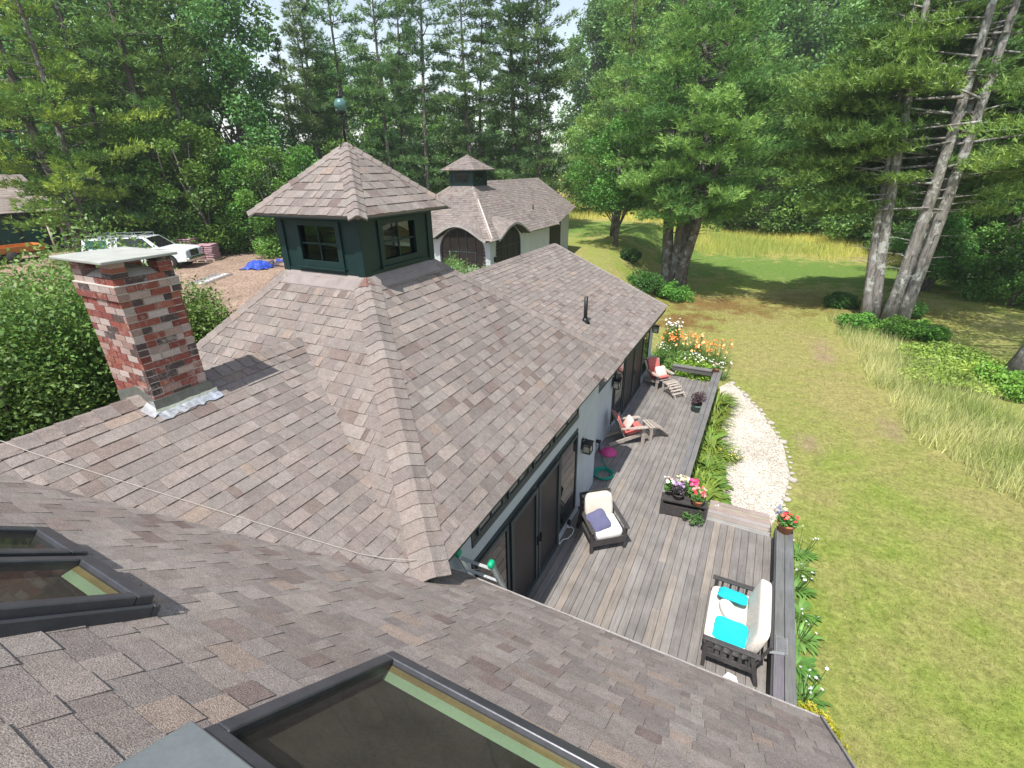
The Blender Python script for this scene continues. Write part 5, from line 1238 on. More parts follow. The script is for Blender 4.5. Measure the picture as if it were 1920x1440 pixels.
def pickup(loc, rz, label):
    """nose towards -Y"""
    t = thing("pickup_truck", loc, label, "pickup truck", rz)
    prof = [(-2.85, .45), (-2.9, .75), (-2.85, 1.08), (-2.6, 1.18), (-1.55, 1.26), (-1.45, 1.26), (2.85, 1.22), (2.9, .6), (2.8, .45)]
    def arch(y0): return [(y0 + .48 * math.cos(math.pi * (1 - q / 8)), .42 + .50 * math.sin(math.pi * q / 8)) for q in range(9)]
    bottom = [(2.8, .45)] + [(p[0], p[1]) for p in reversed(arch(1.85))] + [(p[0], p[1]) for p in reversed(arch(-1.85))] + [(-2.85, .45)]
    out = prof[:-1] + bottom[:-1]; n = len(out); mb = MB(); vs = []
    for sx, sc in ((-1, 1), (1, 1)):
        for y, z in out: vs.append((sx * (.97 - (.05 if z > 1.0 else 0) - (.04 if abs(y) > 2.7 else 0)), y, z))
    mb.add(vs, [tuple(range(n)), tuple(range(2 * n - 1, n - 1, -1))] + [(i_, n + i_, n + (i_ + 1) % n, (i_ + 1) % n) for i_ in range(n)]); mb.build("body", TRUCKW, t, bevel=.03)
    cb = MB(); lo = [(-1.45, 1.25), (1.0, 1.25)]; c8 = [(-.92, -1.45, 1.25), (.92, -1.45, 1.25), (.92, 1.05, 1.25), (-.92, 1.05, 1.25), (-.74, -.70, 1.86), (.74, -.70, 1.86), (.74, .92, 1.88), (-.74, .92, 1.88)]
    cb.add(c8, [(0, 1, 5, 4), (1, 2, 6, 5), (2, 3, 7, 6), (3, 0, 4, 7), (4, 5, 6, 7)]); cbo = cb.build("cab", TRUCKW, t, bevel=.03)
    def lerp(a, b, u): return tuple(a[i_] + (b[i_] - a[i_]) * u for i_ in range(3))
    def quad(a, b, c, d, m, off):
        mbq = MB(); pts = []
        for u, v in ((m, m), (1 - m, m), (1 - m, 1 - m), (m, 1 - m)): pts.append(Vector(lerp(lerp(a, b, u), lerp(d, c, u), v)) + Vector(off))
        mbq.add(pts, [(0, 1, 2, 3)]); return mbq
    quad(c8[0], c8[1], c8[5], c8[4], .07, (0, -.012, .012)).build("windscreen", DGLASS, cbo)
    quad(c8[3], c8[0], c8[4], c8[7], .09, (-.014, 0, .005)).build("side_window", DGLASS, cbo); quad(c8[1], c8[2], c8[6], c8[5], .09, (.014, 0, .005)).build("side_window", DGLASS, cbo)
    g = MB(); g.span((-.42, -2.93, .72), (.42, -2.89, 1.06)); go = g.build("grille", BLACKM, t, bevel=.01)
    for q in range(4): b_ = MB(); b_.span((-.38, -2.945, .77 + q * .075), (.38, -2.931, .79 + q * .075)); b_.build("grille_bar", CHROME, go)
    for sx in (-1, 1): h_ = MB(); h_.cushion((sx * .68, -2.87, .95), (.40, .10, .22), (0, 0, 0), 8, .4); h_.build("headlight", plain("headlight_glass", (.45, .5, .55), .15), t)
    b_ = MB(); b_.cushion((0, -2.93, .55), (1.86, .22, .24), (0, 0, 0), 10, .25); b_.build("bumper", CHROME, t)
    for y in (-1.85, 1.85):
        for sx in (-1, 1):
            w = MB(); w.tube([(sx * .72, y, .40), (sx * .74, y, .40), (sx * .95, y, .40), (sx * .97, y, .40)], [.36, .40, .40, .36], 24); wo = w.build("wheel", RUBBER, t)
            r_ = MB(); r_.tube([(sx * .972, y, .40), (sx * .985, y, .40)], [.24, .2], 12); r_.build("rim", CHROME, wo)
    cp_ = MB(); q8 = [(-.93, 1.12, 1.23), (.93, 1.12, 1.23), (.93, 2.82, 1.21), (-.93, 2.82, 1.21), (-.78, 1.16, 1.84), (.78, 1.16, 1.84), (.78, 2.72, 1.84), (-.78, 2.72, 1.84)]
    cp_.add(q8, [(0, 1, 5, 4), (1, 2, 6, 5), (2, 3, 7, 6), (3, 0, 4, 7), (4, 5, 6, 7)]); co_ = cp_.build("bed_cap", TRUCKW, t, bevel=.03)
    gm = plain("green_tinted_glass", (.02, .09, .085), .1)
    quad(q8[3], q8[0], q8[4], q8[7], .14, (-.014, 0, .005)).build("side_window", gm, co_); quad(q8[1], q8[2], q8[6], q8[5], .14, (.014, 0, .005)).build("side_window", gm, co_)
    rk = MB()
    for y in (-.4, .7, 1.5, 2.4): rk.beam((-.8, y, 2.0), (.8, y, 2.0), .04, .04); rk.beam((-.78, y, 1.82), (-.78, y, 2.0), .03, .03, (0, 1, 0)); rk.beam((.78, y, 1.82), (.78, y, 2.0), .03, .03, (0, 1, 0))
    for sx in (-1, 1): rk.beam((sx * .78, -.4, 2.01), (sx * .78, 2.4, 2.01), .03, .03)
    rk.build("roof_rack", ALUL, t); return t
pickup((-33.3, 16.1, Hf(-33.3, 16.1) + .02), math.radians(121.6), "white pickup truck with a bed cap, parked nose out beside the pallets in the yard")
def pallet(loc, rz, rows, label, seed):
    t = thing("bundle_pallet", loc, label, "pallet", rz, "pallets of shingle bundles by the pickup truck"); r = random.Random(seed)
    p = MB()
    for q in range(6): p.span((-.55, -.6 + q * .22, .11), (.55, -.48 + q * .22, .13))
    for x in (-.5, 0, .5): p.span((x - .04, -.6, 0), (x + .04, .62, .11))
    p.build("pallet_base", PALEW, t)
    for k in range(rows):
        for s_ in (-1, 1): b = MB(); b.cushion((s_ * .27 + r.uniform(-.02, .02), r.uniform(-.02, .02), .19 + k * .115), (.52, 1.05, .105), (0, 0, r.uniform(-.03, .03)), 8, .2); b.build("bundle", WRAP, t)
    return t
pallet((-33.8, 19.0, Hf(-33.8, 19)), .5, 11, "taller pallet of pink-wrapped shingle bundles behind the truck's nose", 1)
pallet((-32.3, 19.3, Hf(-32.3, 19.3)), .6, 8, "lower pallet of pink-wrapped shingle bundles beside the taller one", 2)
lg = ladder((0, 0, 0), (0, 0, 0), 2.7, 8, .85, "aluminium ladder lying flat on the gravel yard", False)
lg.rotation_euler = (math.radians(90), 0, math.radians(207)); lg.location = (-25.2, 14.0, Hf(-25, 15) + .09)
tp = bush_mesh("tarp", 5, .5, .3, 10, .1, (0, 0, 0), (0, 0, 0)) ; bpy.data.objects.remove(tp)
rt = np.random.default_rng(3); n_ = 26; gx_, gy_ = np.meshgrid(np.linspace(-1, 1, n_), np.linspace(-1, 1, n_), indexing='ij')
hh_ = np.clip(1 - gx_ ** 2 - gy_ ** 2, 0, 1) ** .6 * .38 + .05 * np.abs(np.sin(gx_ * 7 + 3 * gy_)) + .06 * np.abs(np.sin(gy_ * 9 - 4 * gx_ + 1)) + .03 * rt.random((n_, n_))
V_ = np.stack([gx_.ravel() * (.75 + .12 * np.sin(gy_.ravel() * 5)), gy_.ravel() * (.55 + .10 * np.sin(gx_.ravel() * 6)), hh_.ravel()], 1)
ii, jj = np.meshgrid(np.arange(n_ - 1), np.arange(n_ - 1), indexing='ij'); q0 = (ii * n_ + jj).ravel()
o = arr_mesh("tarp", V_, np.stack([q0, q0 + n_, q0 + n_ + 1, q0 + 1], 1), None, TARP); o.location = (-26.3, 18.4, Hf(-26.3, 18.4)); o.rotation_euler = (0, 0, .4); tag(o, "crumpled blue tarp heaped at the edge of the yard", "tarp")
r = random.Random(12)
for k in range(9):
    x, y = -25.2 + r.uniform(-1.6, 2.2), 19.3 + r.uniform(-.6, 1.3); mb = MB(); mb.cushion((0, 0, .12), (r.uniform(.5, 1.0), r.uniform(.3, .6), r.uniform(.18, .34)), (r.uniform(-.2, .2), r.uniform(-.2, .2), r.uniform(0, 3)), 7, .4, 0, None, .1)
    m = [plain("dark_sack", (.06, .05, .07), .7), plain("pinkish_wrap", (.30, .18, .2), .7), TARP, plain("brown_card", (.2, .14, .1), .9)][k % 4]; o = mb.build("rubble_sack", m); o.location = (x, y, Hf(x, y)); tag(o, "crumpled sack in the heap of roofing waste beyond the blue tarp", "sack", "sacks of roofing waste beyond the blue tarp")

# ------------------------------------------------------------------ PLANTS near the house
GRN = (.055, .115, .020); GHI = (.12, .22, .04); YG = (.10, .17, .02); YGH = (.22, .30, .035); DG = (.030, .065, .016); DGH = (.07, .13, .03)
def B(name, x, y, seed, R, Ht, n, size, c, h_, label, cat="shrub", group=None, z=None, lob=14): return bush(name, (x, y, Hf(x, y) if z is None else z), seed, R, Ht, n, size, c, h_, label, cat, group, seed * 1.3, lob)
# big hedge west of the house, seen behind the chimney
HG = "tall leafy shrubs along the west side of the house"
for k, (x, y, R, Ht, lab) in enumerate(((-10.9, 2.0, 1.6, 3.3, "tall leafy shrub at the picture's left edge, nearest of the row"), (-11.3, 3.4, 1.55, 3.75, "tall sunlit leafy shrub just left of the chimney"), (-12.4, 4.8, 1.7, 4.25, "tall shrub behind the chimney cap"),
        (-11.6, 6.0, 1.3, 2.9, "leafy shrub just right of the chimney"), (-13.6, 3.0, 1.8, 4.0, "tall shrub behind the left-edge shrub"), (-11.4, 7.4, 1.1, 2.0, "low leafy shrub right of the chimney above the tower eave"), (-10.6, .6, 1.5, 3.0, "dark leafy shrub below the left edge hedge"))):
    B("tall_shrub", x, y, 400 + k, R, Ht, 24000, .085, (.05, .105, .020), (.15, .23, .055), lab, "shrub", HG, lob=40)
B("garden_shrub", -9.6, 14.6, 420, 1.35, 2.5, 12000, .09, (.07, .12, .03), (.17, .24, .07), "pale green shrub in front of the garage's arched window", lob=20)
B("garden_shrub", -10.9, 16.2, 421, 1.1, 2.3, 8000, .09, (.06, .11, .03), (.15, .22, .07), "pale shrub left of the garage corner")
# daylily strip beside the deck rail
r = random.Random(8)
t0 = thing("strap_plant", (-.42, 10.5, Z_LAWN), "yellow-green strap-leaved clump beside the deck rail, nearest the step", "plant", 0, "strap-leaved clumps along the deck rail")
strap_mesh("foliage", 1, 120, .62, .035, (.15, .21, .035), .75, t0, R=.28)
t1 = thing("strap_plant", (-.40, 11.3, Z_LAWN), "second strap-leaved clump along the deck rail", "plant", 0, "strap-leaved clumps along the deck rail"); strap_mesh("foliage", 2, 110, .55, .04, (.20, .25, .04), .8, t1, R=.3)
ORD = ["third", "fourth", "fifth", "sixth", "seventh", "eighth", "ninth", "tenth", "eleventh", "twelfth"]
k = 0
for y in (12.0, 12.7, 13.4, 14.0, 14.7, 15.4, 16.1, 16.8, 17.4):
    dup(t0 if k % 2 else t1, (-.50 + r.uniform(-.08, .12) - .02 * (y - 11), y, Z_LAWN), r.uniform(0, 6), ORD[k] + " strap-leaved clump along the deck rail, counted from the step", r.uniform(.85, 1.15), "strap-leaved clumps along the deck rail"); k += 1
for q, (x, y) in enumerate(((-.10, 10.6), (-.08, 11.2), (-.15, 11.9), (-.25, 12.6))):
    t = thing("hosta", (x, y, Z_LAWN), ["broad-leaved hosta against the planter end", "broad-leaved hosta between rail and gravel, second from the planter", "broad-leaved hosta between rail and gravel, third from the planter", "broad-leaved hosta between rail and gravel, farthest from the planter"][q], "plant", 0, "hostas at the gravel edge")
    strap_mesh("foliage", 30 + q, 46, .38, .13, (.13, .22, .045), .85, t, R=.15)
fw = thing("white_flowers", (-.05, 10.35, Z_LAWN), "low white-flowered plant at the corner of the step", "plant"); strap_mesh("foliage", 50, 60, .25, .02, (.1, .18, .04), .8, fw); flower_mesh("flowers", 51, 40, .35, .2, .35, .045, [(.7, .7, .66)], fw)
yf = thing("yellow_flowers", (.10, 13.4, Z_LAWN), "small yellow-flowered clump spilling onto the gravel path", "plant"); strap_mesh("foliage", 52, 60, .25, .02, (.14, .2, .03), .9, yf); flower_mesh("flowers", 53, 60, .4, .15, .3, .04, [(.6, .55, .08), (.65, .6, .2)], yf)
# hostas outside the near bench rail
hy = [5.3, 5.9, 6.5, 7.1, 7.7, 8.3, 8.9, 9.4]
for q, y in enumerate(hy):
    t = thing("hosta", (1.70 + .06 * math.sin(q * 2.1), y + .6, Z_LAWN), ["first", "second", "third", "fourth", "fifth", "sixth", "seventh", "eighth"][q] + " hosta along the outside of the near bench rail, counted from the roof edge", "plant", 0, "hostas outside the near bench rail")
    strap_mesh("foliage", 60 + q, 80, .27, .07, (.12, .22, .045) if q % 3 else (.16, .26, .06), .85, t, R=.18)
    if q % 2: flower_mesh("flowers", 80 + q, 9, .35, .4, .6, .05, [(.62, .6, .66)], t)
for q, (x, y, s_) in enumerate(((1.78, 4.9, .42), (1.95, 5.4, .45), (1.85, 5.9, .36))):
    t = thing("yellow_shrub", (x, y, Z_LAWN), ["yellow-leaved low shrub at the roof edge", "bright yellow low shrub on the lawn beside the rail", "smaller yellow shrub next to the last hosta"][q], "shrub", 0, "yellow shrubs beside the roof corner")
    bush_mesh("foliage", 90 + q, s_, .5, 3800, .045, (.24, .24, .02), (.42, .36, .05), LEAF, t, 10)
# flower bed beyond the end rail
r = random.Random(21); fb = []
spec = []
for q in range(14): spec.append(('lily', -3.2 + (q % 7) * .34 + r.uniform(-.12, .12), 20.9 + (q // 7) * .95 + r.uniform(-.2, .2) - .12 * (q % 7)))
ORD2 = ["first", "second", "third", "fourth", "fifth", "sixth", "seventh", "eighth", "ninth", "tenth", "eleventh", "twelfth", "thirteenth", "fourteenth"]
for q, (_, x, y) in enumerate(spec):
    t = thing("daylily", (x, y, Z_LAWN), f"orange-flowering daylily in the {'front' if q < 7 else 'back'} row of the bed, {ORD2[q % 7]} from the house", "daylily", 0, "orange daylilies in the flower bed")
    strap_mesh("foliage", 120 + q, 60, .75, .03, (.10, .17, .03), .55, t, R=.16)
    flower_mesh("flowers", 140 + q, 10 + q % 5, .42, .78, 1.12, .105, [(.80, .27, .035), (.82, .36, .10), (.85, .52, .22), (.75, .20, .03)], t)
for q, (x, y) in enumerate(((-3.2, 19.9), (-2.6, 19.6), (-2.0, 19.3), (-1.5, 18.8), (-2.9, 18.9), (-2.2, 18.6), (-1.5, 18.3), (-3.1, 18.4))):
    t = thing("perennial", (x, y, Z_LAWN), ["leafy green clump by the wing corner in the back of the bed", "leafy clump second from the wing corner", "light green leafy clump in the middle of the bed", "bright yellow-green clump by the path end", "leafy clump behind the farther deck chair", "bright yellow-green clump just beyond the end rail", "lime green clump at the rail's outer corner", "dark leafy clump against the wing wall"][q], "plant", 0, "leafy perennials in the flower bed")
    c, h_ = [((.07, .13, .025), (.16, .25, .06)), ((.12, .2, .02), (.27, .36, .05))][1 if q in (2, 3, 5, 6) else 0]
    bush_mesh("foliage", 160 + q, .64, .82, 4200, .08, c, h_, LEAF, t, 12)
    if q in (0, 2, 3): flower_mesh("flowers", 180 + q, 26, .4, .8, 1.05, .06, [(.72, .72, .66)], t)
t = thing("white_phlox", (-3.3, 22.6, Z_LAWN), "tall white-flowered plant at the back of the bed beside the eave", "plant"); bush_mesh("foliage", 170, .5, 1.0, 2200, .07, (.08, .14, .03), (.15, .22, .06), LEAF, t, 8); flower_mesh("flowers", 171, 50, .5, .95, 1.3, .09, [(.78, .78, .74)], t)
t = thing("white_flowers", (-.75, 19.4, Z_LAWN), "thin white-flowered plant beyond the corner pot", "plant"); strap_mesh("foliage", 172, 40, .5, .02, (.08, .14, .04), .5, t); flower_mesh("flowers", 173, 16, .35, .5, .85, .07, [(.75, .74, .7)], t)

# pots and planter
def pot(loc, r_, h_, mat, label, cols, seed, leafc=(.06, .13, .03), leafh=(.13, .24, .06), pr=None, nfl=14, fl=.07, lh=None):
    t = thing("flower_pot", loc, label, "flower pot"); p = MB(); p.lathe([(r_ * .68, 0), (r_ * .94, h_ * .78), (r_ * 1.06, h_ * .79), (r_ * 1.08, h_), (r_ * .97, h_), (r_ * .93, h_ * .9), (.01, h_ * .88)], (0, 0, 0), 24); po_ = p.build("pot", mat, t)
    s = MB(); s.lathe([(r_ * .9, h_ * .86), (.01, h_ * .9)], (0, 0, 0), 16); s.build("soil", SOIL, po_)
    lh = lh or r_ * 1.3
    pl_ = bush_mesh("plant", seed, r_ * (pr or 1.25), lh, 900, .06, leafc, leafh, LEAF, t, 8); pl_.location = (0, 0, h_ * .85)
    if cols: f = flower_mesh("flowers", seed + 1, nfl, r_ * 1.15, lh * .75, lh * 1.25, fl, cols, t, stems=False); f.location = (0, 0, h_ * .85)
    return t
pot((1.31, 9.42, -6.90), .165, .24, TERRA, "terracotta pot with blue and red flowers at the end of the near bench rail", [(.75, .06, .04), (.8, .18, .1), (.7, .66, .3)], 500, nfl=14)
bl = thing("blue_flowers", (1.20, 9.56, -6.62), "tight ball of slate-blue flowers at the left side of the terracotta pot", "flowers"); flower_mesh("flowers", 505, 80, .11, .0, .16, .045, [(.12, .15, .27), (.22, .26, .40)], bl, stems=False)
pot((-.94, 17.72, -6.90), .12, .16, TERRA, "small terracotta pot with pink flowers on the far rail corner", [(.75, .35, .35), (.7, .5, .45)], 510, nfl=10)
pot((-1.16, 15.15, Z_DECK), .19, .26, GRPOT, "green pot with a dark purple-leaved plant by the far rail", None, 520, (.035, .022, .03), (.10, .06, .08), 1.35, lh=.5)
pn = thing("planter_bench", (-.70, 9.62, Z_DECK), "low dark planter bench at the deck step", "planter", math.radians(6))
p = MB(); p.span((-.5, -.14, .40), (.5, -.01, .44)); p.span((-.5, .0, .40), (.5, .13, .44)); p.build("top", DWOOD, pn)
p = MB(); p.span((-.47, -.12, .03), (.47, -.10, .30)); p.span((-.47, .10, .03), (.47, .12, .30)); p.span((-.47, -.10, .03), (.47, .10, .06)); p.build("trough", DWOOD, pn)
for sx in (-1, 1):
    for sy in (-1, 1): p = MB(); p.span((sx * .47 - .03, sy * .1 - .03, 0), (sx * .47 + .03, sy * .1 + .03, .40)); p.build("leg", DWOOD, pn)
for q, (x, y, z, cols, lab, lf) in enumerate(((-1.05, 9.70, .44, [(.78, .72, .66), (.75, .6, .55)], "pot of white and pale pink flowers at the left end of the planter bench", None),
        (-.80, 9.84, .44, [(.72, .68, .35), (.78, .76, .6)], "pale yellow flowers at the back of the planter bench", None),
        (-.84, 9.60, .44, [(.20, .12, .22), (.3, .2, .32)], "dark purple flowers in the middle of the planter bench", ((.05, .05, .05), (.12, .1, .12))),
        (-.55, 9.80, .44, [(.6, .03, .14), (.75, .10, .2)], "crimson flowers at the back right of the planter bench", None),
        (-.42, 9.56, .44, [(.78, .05, .03), (.72, .35, .32)], "terracotta pot of red geraniums at the right end of the planter bench", None))):
    kw_ = {} if not lf else dict(leafc=lf[0], leafh=lf[1])
    pot((x, y, Z_DECK + z), .12 if q < 4 else .13, .15, TERRA if q == 4 else DWOOD, lab, cols, 530 + 3 * q, nfl=18, fl=.085, lh=.24, **kw_)
t = thing("trailing_plant", (-.45, 9.47, Z_DECK + .02), "trailing green leaves hanging below the planter bench top", "plant"); bush_mesh("foliage", 560, .25, .28, 500, .05, (.05, .1, .03), (.12, .2, .06), LEAF, t, 6)

# edging stones along the outer side of the gravel path
edge = [(1.22, 10.9), (1.42, 11.6), (1.58, 12.4), (1.66, 13.2), (1.62, 14.1), (1.48, 14.95), (1.2, 15.8), (.9, 16.7), (.55, 17.5), (.15, 18.3), (-.2, 19.0), (-.5, 19.4)]
r = random.Random(4); proto = []
for k in range(4):
    mb = MB(); rr = random.Random(k); mb.cushion((0, 0, .03), (.26, .19, .14), (rr.uniform(-.15, .15), rr.uniform(-.15, .15), 0), 8, .6 + .1 * k, 0, None, .12); proto.append(mb)
meshes = []
n = 0
for k in range(len(edge) - 1):
    (xa, ya), (xb, yb) = edge[k], edge[k + 1]; L = math.hypot(xb - xa, yb - ya); m = max(1, int(L / .27))
    for q in range(m):
        u = (q + .5) / m; x = xa + (xb - xa) * u + r.uniform(-.03, .03); y = ya + (yb - ya) * u
        if n < 4: o = proto[n].build("edging_stone", STONE); meshes.append(o)
        else: o = meshes[r.randrange(4)].copy(); C.objects.link(o)
        s_ = r.uniform(.4, 1.0); o.scale = (s_, s_ * r.uniform(.8, 1.1), s_ * r.uniform(.7, 1.0)); o.location = (x, y, Hf(x, y) + .01); o.rotation_euler = (0, 0, r.uniform(0, 3.14)); n += 1
        tag(o, "rough pale edging stone between the gravel path and the lawn", "stone", "edging stones along the gravel path")

# ------------------------------------------------------------------ grass (uncountable)
def grass(name, n, xr_, yr_, keep, L, Wd, base, var, seed, mat, kind='stuff', lean=.5, colfn=None):
    r = np.random.default_rng(seed); x = r.uniform(*xr_, n); y = r.uniform(*yr_, n); m = keep(x, y, r); x, y = x[m], y[m]; n = len(x)
    P = np.stack([x, y, H(x, y) - .01], 1); D = r.normal(size=(n, 3)) * lean; D[:, 2] = 1
    c = colvar(base, n, r, var, .1) if colfn is None else colfn(x, y, r)
    V, T, Cc = blades(P, D, r.uniform(L * .5, L * 1.2, n), Wd, c, r); o = arr_mesh(name, V, T, Cc, mat); return tag(o, kind=kind)
# short lawn blades take their colour from the ground pattern below them
def in_lawn(x, y, r):
    lim = np.interp(y, [2, 9, 15, 18, 24, 30], [15, 10, 5.9, 4.9, 3.9, 3.0])
    left = np.interp(y, [2, 10, 11, 13, 16.5, 19.4, 20, 25, 32], [1.9, 1.9, 1.6, 1.85, 1.1, -.2, -.3, -3.0, -6])
    return (x > left) & (x < lim + r.normal(size=len(x)) * .2)
lw = grass("lawn_blades", 260000, (-6, 14), (2, 32), in_lawn, .07, .014, (.1, .1, .1), .2, 31, GROUND, lean=.8)
def strip(x, y, r):
    b = np.interp(y, [12, 15, 17.9, 21, 25, 29, 31], [8.2, 6.1, 5.05, 4.7, 4.3, 3.9, 3.6]); w = np.interp(y, [12, 18, 24, 29, 31], [6, 4.0, 2.6, 1.6, .8])
    return (x > b + np.abs(r.normal(size=len(x))) * .35 - .25 + .25 * np.sin(y * 2.1) * np.sin(y * .83)) & (x < b + w + r.normal(size=len(x)) * .3)
def sc(x, y, r):
    u = np.clip(.5 + .5 * np.sin(x * 1.3 + 2 * np.sin(y * .9)) * np.cos(y * 1.1) + r.normal(size=len(x)) * .2, 0, 1)[:, None]
    return (np.array([.21, .25, .07]) * (1 - u) + np.array([.44, .40, .20]) * u) * r.uniform(.7, 1.3, (len(x), 1))
grass("tall_grass", 60000, (3, 16), (11, 31), strip, .62, .022, (.2, .2, .05), .2, 32, LEAF, lean=.28, colfn=sc)
def fld(x, y, r): return (y > 51 + 2.2 * np.sin(x * .3) + 1.2 * np.sin(x * 1.1) + r.normal(size=len(x)) * 1.8)
def fc(x, y, r):
    u = np.clip(.5 + .4 * np.sin(x * .23 + 1.5 * np.sin(y * .2)) + r.normal(size=len(x)) * .25, 0, 1)[:, None]
    return (np.array([.24, .28, .07]) * (1 - u) + np.array([.50, .40, .13]) * u) * r.uniform(.75, 1.25, (len(x), 1))
grass("field_grass", 90000, (-36, 26), (50, 84), fld, .75, .045, (.3, .2, .05), .2, 33, LEAF, lean=.2, colfn=fc)
def g1(x, y, r): return ((x + 5.2) / 2.6) ** 2 + ((y - 31.3) / 1.8) ** 2 < 1
# ------------------------------------------------------------------ near pines
PG = (.070, .135, .038); PT = (.22, .31, .075)
PA = pine_parts(11, 23, 6.8, 5.0, [(0, 0, .3, .2, 1.0), (-.34, .1, -1.3, .5, .86), (.34, .1, 1.2, -.3, .9), (.1, -.26, 2.6, -1.0, .6)], PG, PT, 1.35, .27, .046, .40, BARK, holes=.16, dead=18)
make_tree("pine", PA, (-5.3, 33.6, Hf(-5.3, 33.6)), 0, "large multi-stemmed pine just beyond the end of the house roof", "tree")
PB = pine_parts(12, 22, 7.4, 6.3, [(0, 0, .5, .2, 1.0), (.55, -.1, .9, .2, .95), (-.45, .35, -2.0, .4, .9), (.25, .5, 1.6, 1.2, .8), (-.8, .3, -1.5, .8, .65)], (.075, .150, .038), (.23, .34, .080), 1.75, .27, .052, .29, BARKL, holes=.03, dead=10, droop=.03, avoid=.93, shape=.5)
make_tree("pine", PB, (6.3, 31.2, Hf(6.3, 31.2)), .25, "pale-barked clump of pine stems at the edge of the lawn on the right", "tree")
PC = pine_parts(13, 21, 6.0, 8.0, [(0, 0, 3.4, .3, 1.0)], (.085, .145, .034), (.27, .34, .075), 1.2, .27, .05, .33, BARKL, holes=.1, dead=8)
make_tree("pine", PC, (9.5, 24.7, Hf(9.5, 24.7)), 0, "leaning pine trunk cut by the right edge of the picture", "tree")
PD = pine_parts(14, 21, 5.2, 5.0, [(0, 0, .3, .3, 1.0)], PG, PT, 1.35, .28, .05, .24, BARK, holes=.12, dead=16)
make_tree("pine", PD, (-11.6, 40.5, Hf(-11.6, 40.5)), 0, "broad pine left of the multi-stemmed pine, over the garage end", "tree", scale=.95)
# tall thin pines behind the garage
PE = pine_parts(15, 22, 3.5, 2.6, [(0, 0, .4, .2, 1.0)], (.050, .105, .042), (.17, .25, .085), 1.45, .30, .055, .17, BARK, shape=.34, holes=.20, dead=14)
PF = pine_parts(16, 20, 3.9, 3.4, [(0, 0, -.4, .3, 1.0), (.5, .2, .9, .2, .9)], (.050, .105, .042), (.17, .25, .085), 1.45, .30, .055, .16, BARK, shape=.34, holes=.20, dead=14)
pe = make_tree("slender_pine", PE, (-27.5, 37.0, Hf(-27, 37)), 0, "slender tall pine behind the garage, third of six from the left", "tree", "slender pines behind the garage")
pf = make_tree("slender_pine", PF, (-23.6, 38.5, Hf(-23, 38)), 1, "slender twin-stemmed pine behind the garage, fourth of six from the left", "tree", "slender pines behind the garage")
for k, (src, x, y, rz, s_, lab) in enumerate(((pe, -33.8, 35.0, 2.1, .98, "slender pine behind the garage, leftmost of six"), (pf, -30.6, 36.3, .4, 1.02, "slender pine behind the garage, second of six from the left"), (pe, -21.2, 41.5, 4.0, 1.12, "slender pine behind the garage, fifth of six from the left"), (pf, -18.6, 41.0, 2.5, 1.12, "slender pine behind the garage, rightmost of six"), (pf, -36.5, 33.5, 5.2, .95, "slender pine just right of the cupola, before the six behind the garage"))):
    dup(src, (x, y, Hf(x, y)), rz, lab, s_)
# left pine with bright boughs
PL = pine_parts(17, 17, 6.2, 2.4, [(0, 0, -.8, .3, 1.0), (.4, -.3, 1.2, -1.0, .75)], (.085, .145, .030), (.33, .38, .06), 1.3, .26, .055, .26, BARK, holes=.15, dead=26)
make_tree("pine", PL, (-38.3, 15.2, Hf(-38.3, 15.2)), .8, "pine with sunlit yellow-green boughs over the yard at left", "tree", scale=1.15)
# maple with round crown on the lawn
BMp = broad_parts(21, 8.2, 3.5, 3.0, 15000, .19, (.05, .11, .022), (.11, .21, .035), 30, .15, BARK)
make_tree("maple", BMp, (-10.2, 36.2, Hf(-10.2, 36.2)), 0, "small round-crowned maple standing on the lawn between garage and large pine", "tree", leafmat=LEAF)
BSh = broad_parts(22, 4.6, 2.6, 1.2, 12000, .15, (.045, .10, .022), (.10, .19, .035), 22, .10, BARK, stems=4)
make_tree("small_tree", BSh, (9.6, 40.5, Hf(9.6, 40.5)), 0, "low multi-stemmed leafy tree on the lawn right of the pale-barked pines", "tree", leafmat=LEAF)
# bushes at tree feet
for k, (x, y, R, Ht, lab, c, h_) in enumerate(((-4.9, 31.9, 1.25, 1.2, "leafy bush at the foot of the large multi-stemmed pine", (.06, .14, .02), (.14, .27, .045)), (-6.6, 31.5, 1.3, 1.3, "darker bush left of the large pine's foot, by the roof corner", (.03, .08, .02), (.07, .15, .03)),
        (4.7, 29.2, 1.0, .9, "bright ivy-like bush left of the pale-barked pines' foot", (.05, .13, .02), (.12, .25, .04)), (6.1, 28.6, 1.25, 1.0, "bright leafy bush in front of the pale-barked pines' foot", (.05, .14, .02), (.13, .27, .04)), (7.4, 28.7, 1.0, .9, "bright leafy bush right of the pale-barked pines' foot", (.06, .15, .02), (.14, .27, .04)),
        (7.6, 25.4, 1.9, .62, "yellow-green brush between the pale-barked pines and the leaning trunk", (.12, .18, .03), (.25, .32, .06)), (7.3, 23.2, 1.9, .5, "yellow-green brush behind the tall grass", (.14, .19, .03), (.27, .31, .06)), (9.3, 22.7, 1.6, .9, "green brush at the foot of the leaning trunk", (.08, .16, .02), (.18, .28, .04)),
        (4.4, 33.8, 1.0, .9, "dark bush behind the pale-barked pines on the left", (.035, .09, .02), (.08, .17, .03)), (7.4, 33.2, 1.0, .9, "dark bush behind the pale-barked pines on the right", (.04, .1, .02), (.09, .18, .03)), (-8.6, 34.6, .8, .9, "dark low bush with bare twigs beside the garage lawn", (.02, .05, .015), (.05, .09, .02)))):
    B("bush", x, y, 600 + k, R, Ht, 5200, .13, c, h_, lab, "bush", "bushes at the feet of the pines", z=Hf(x, y) - .05, lob=12)
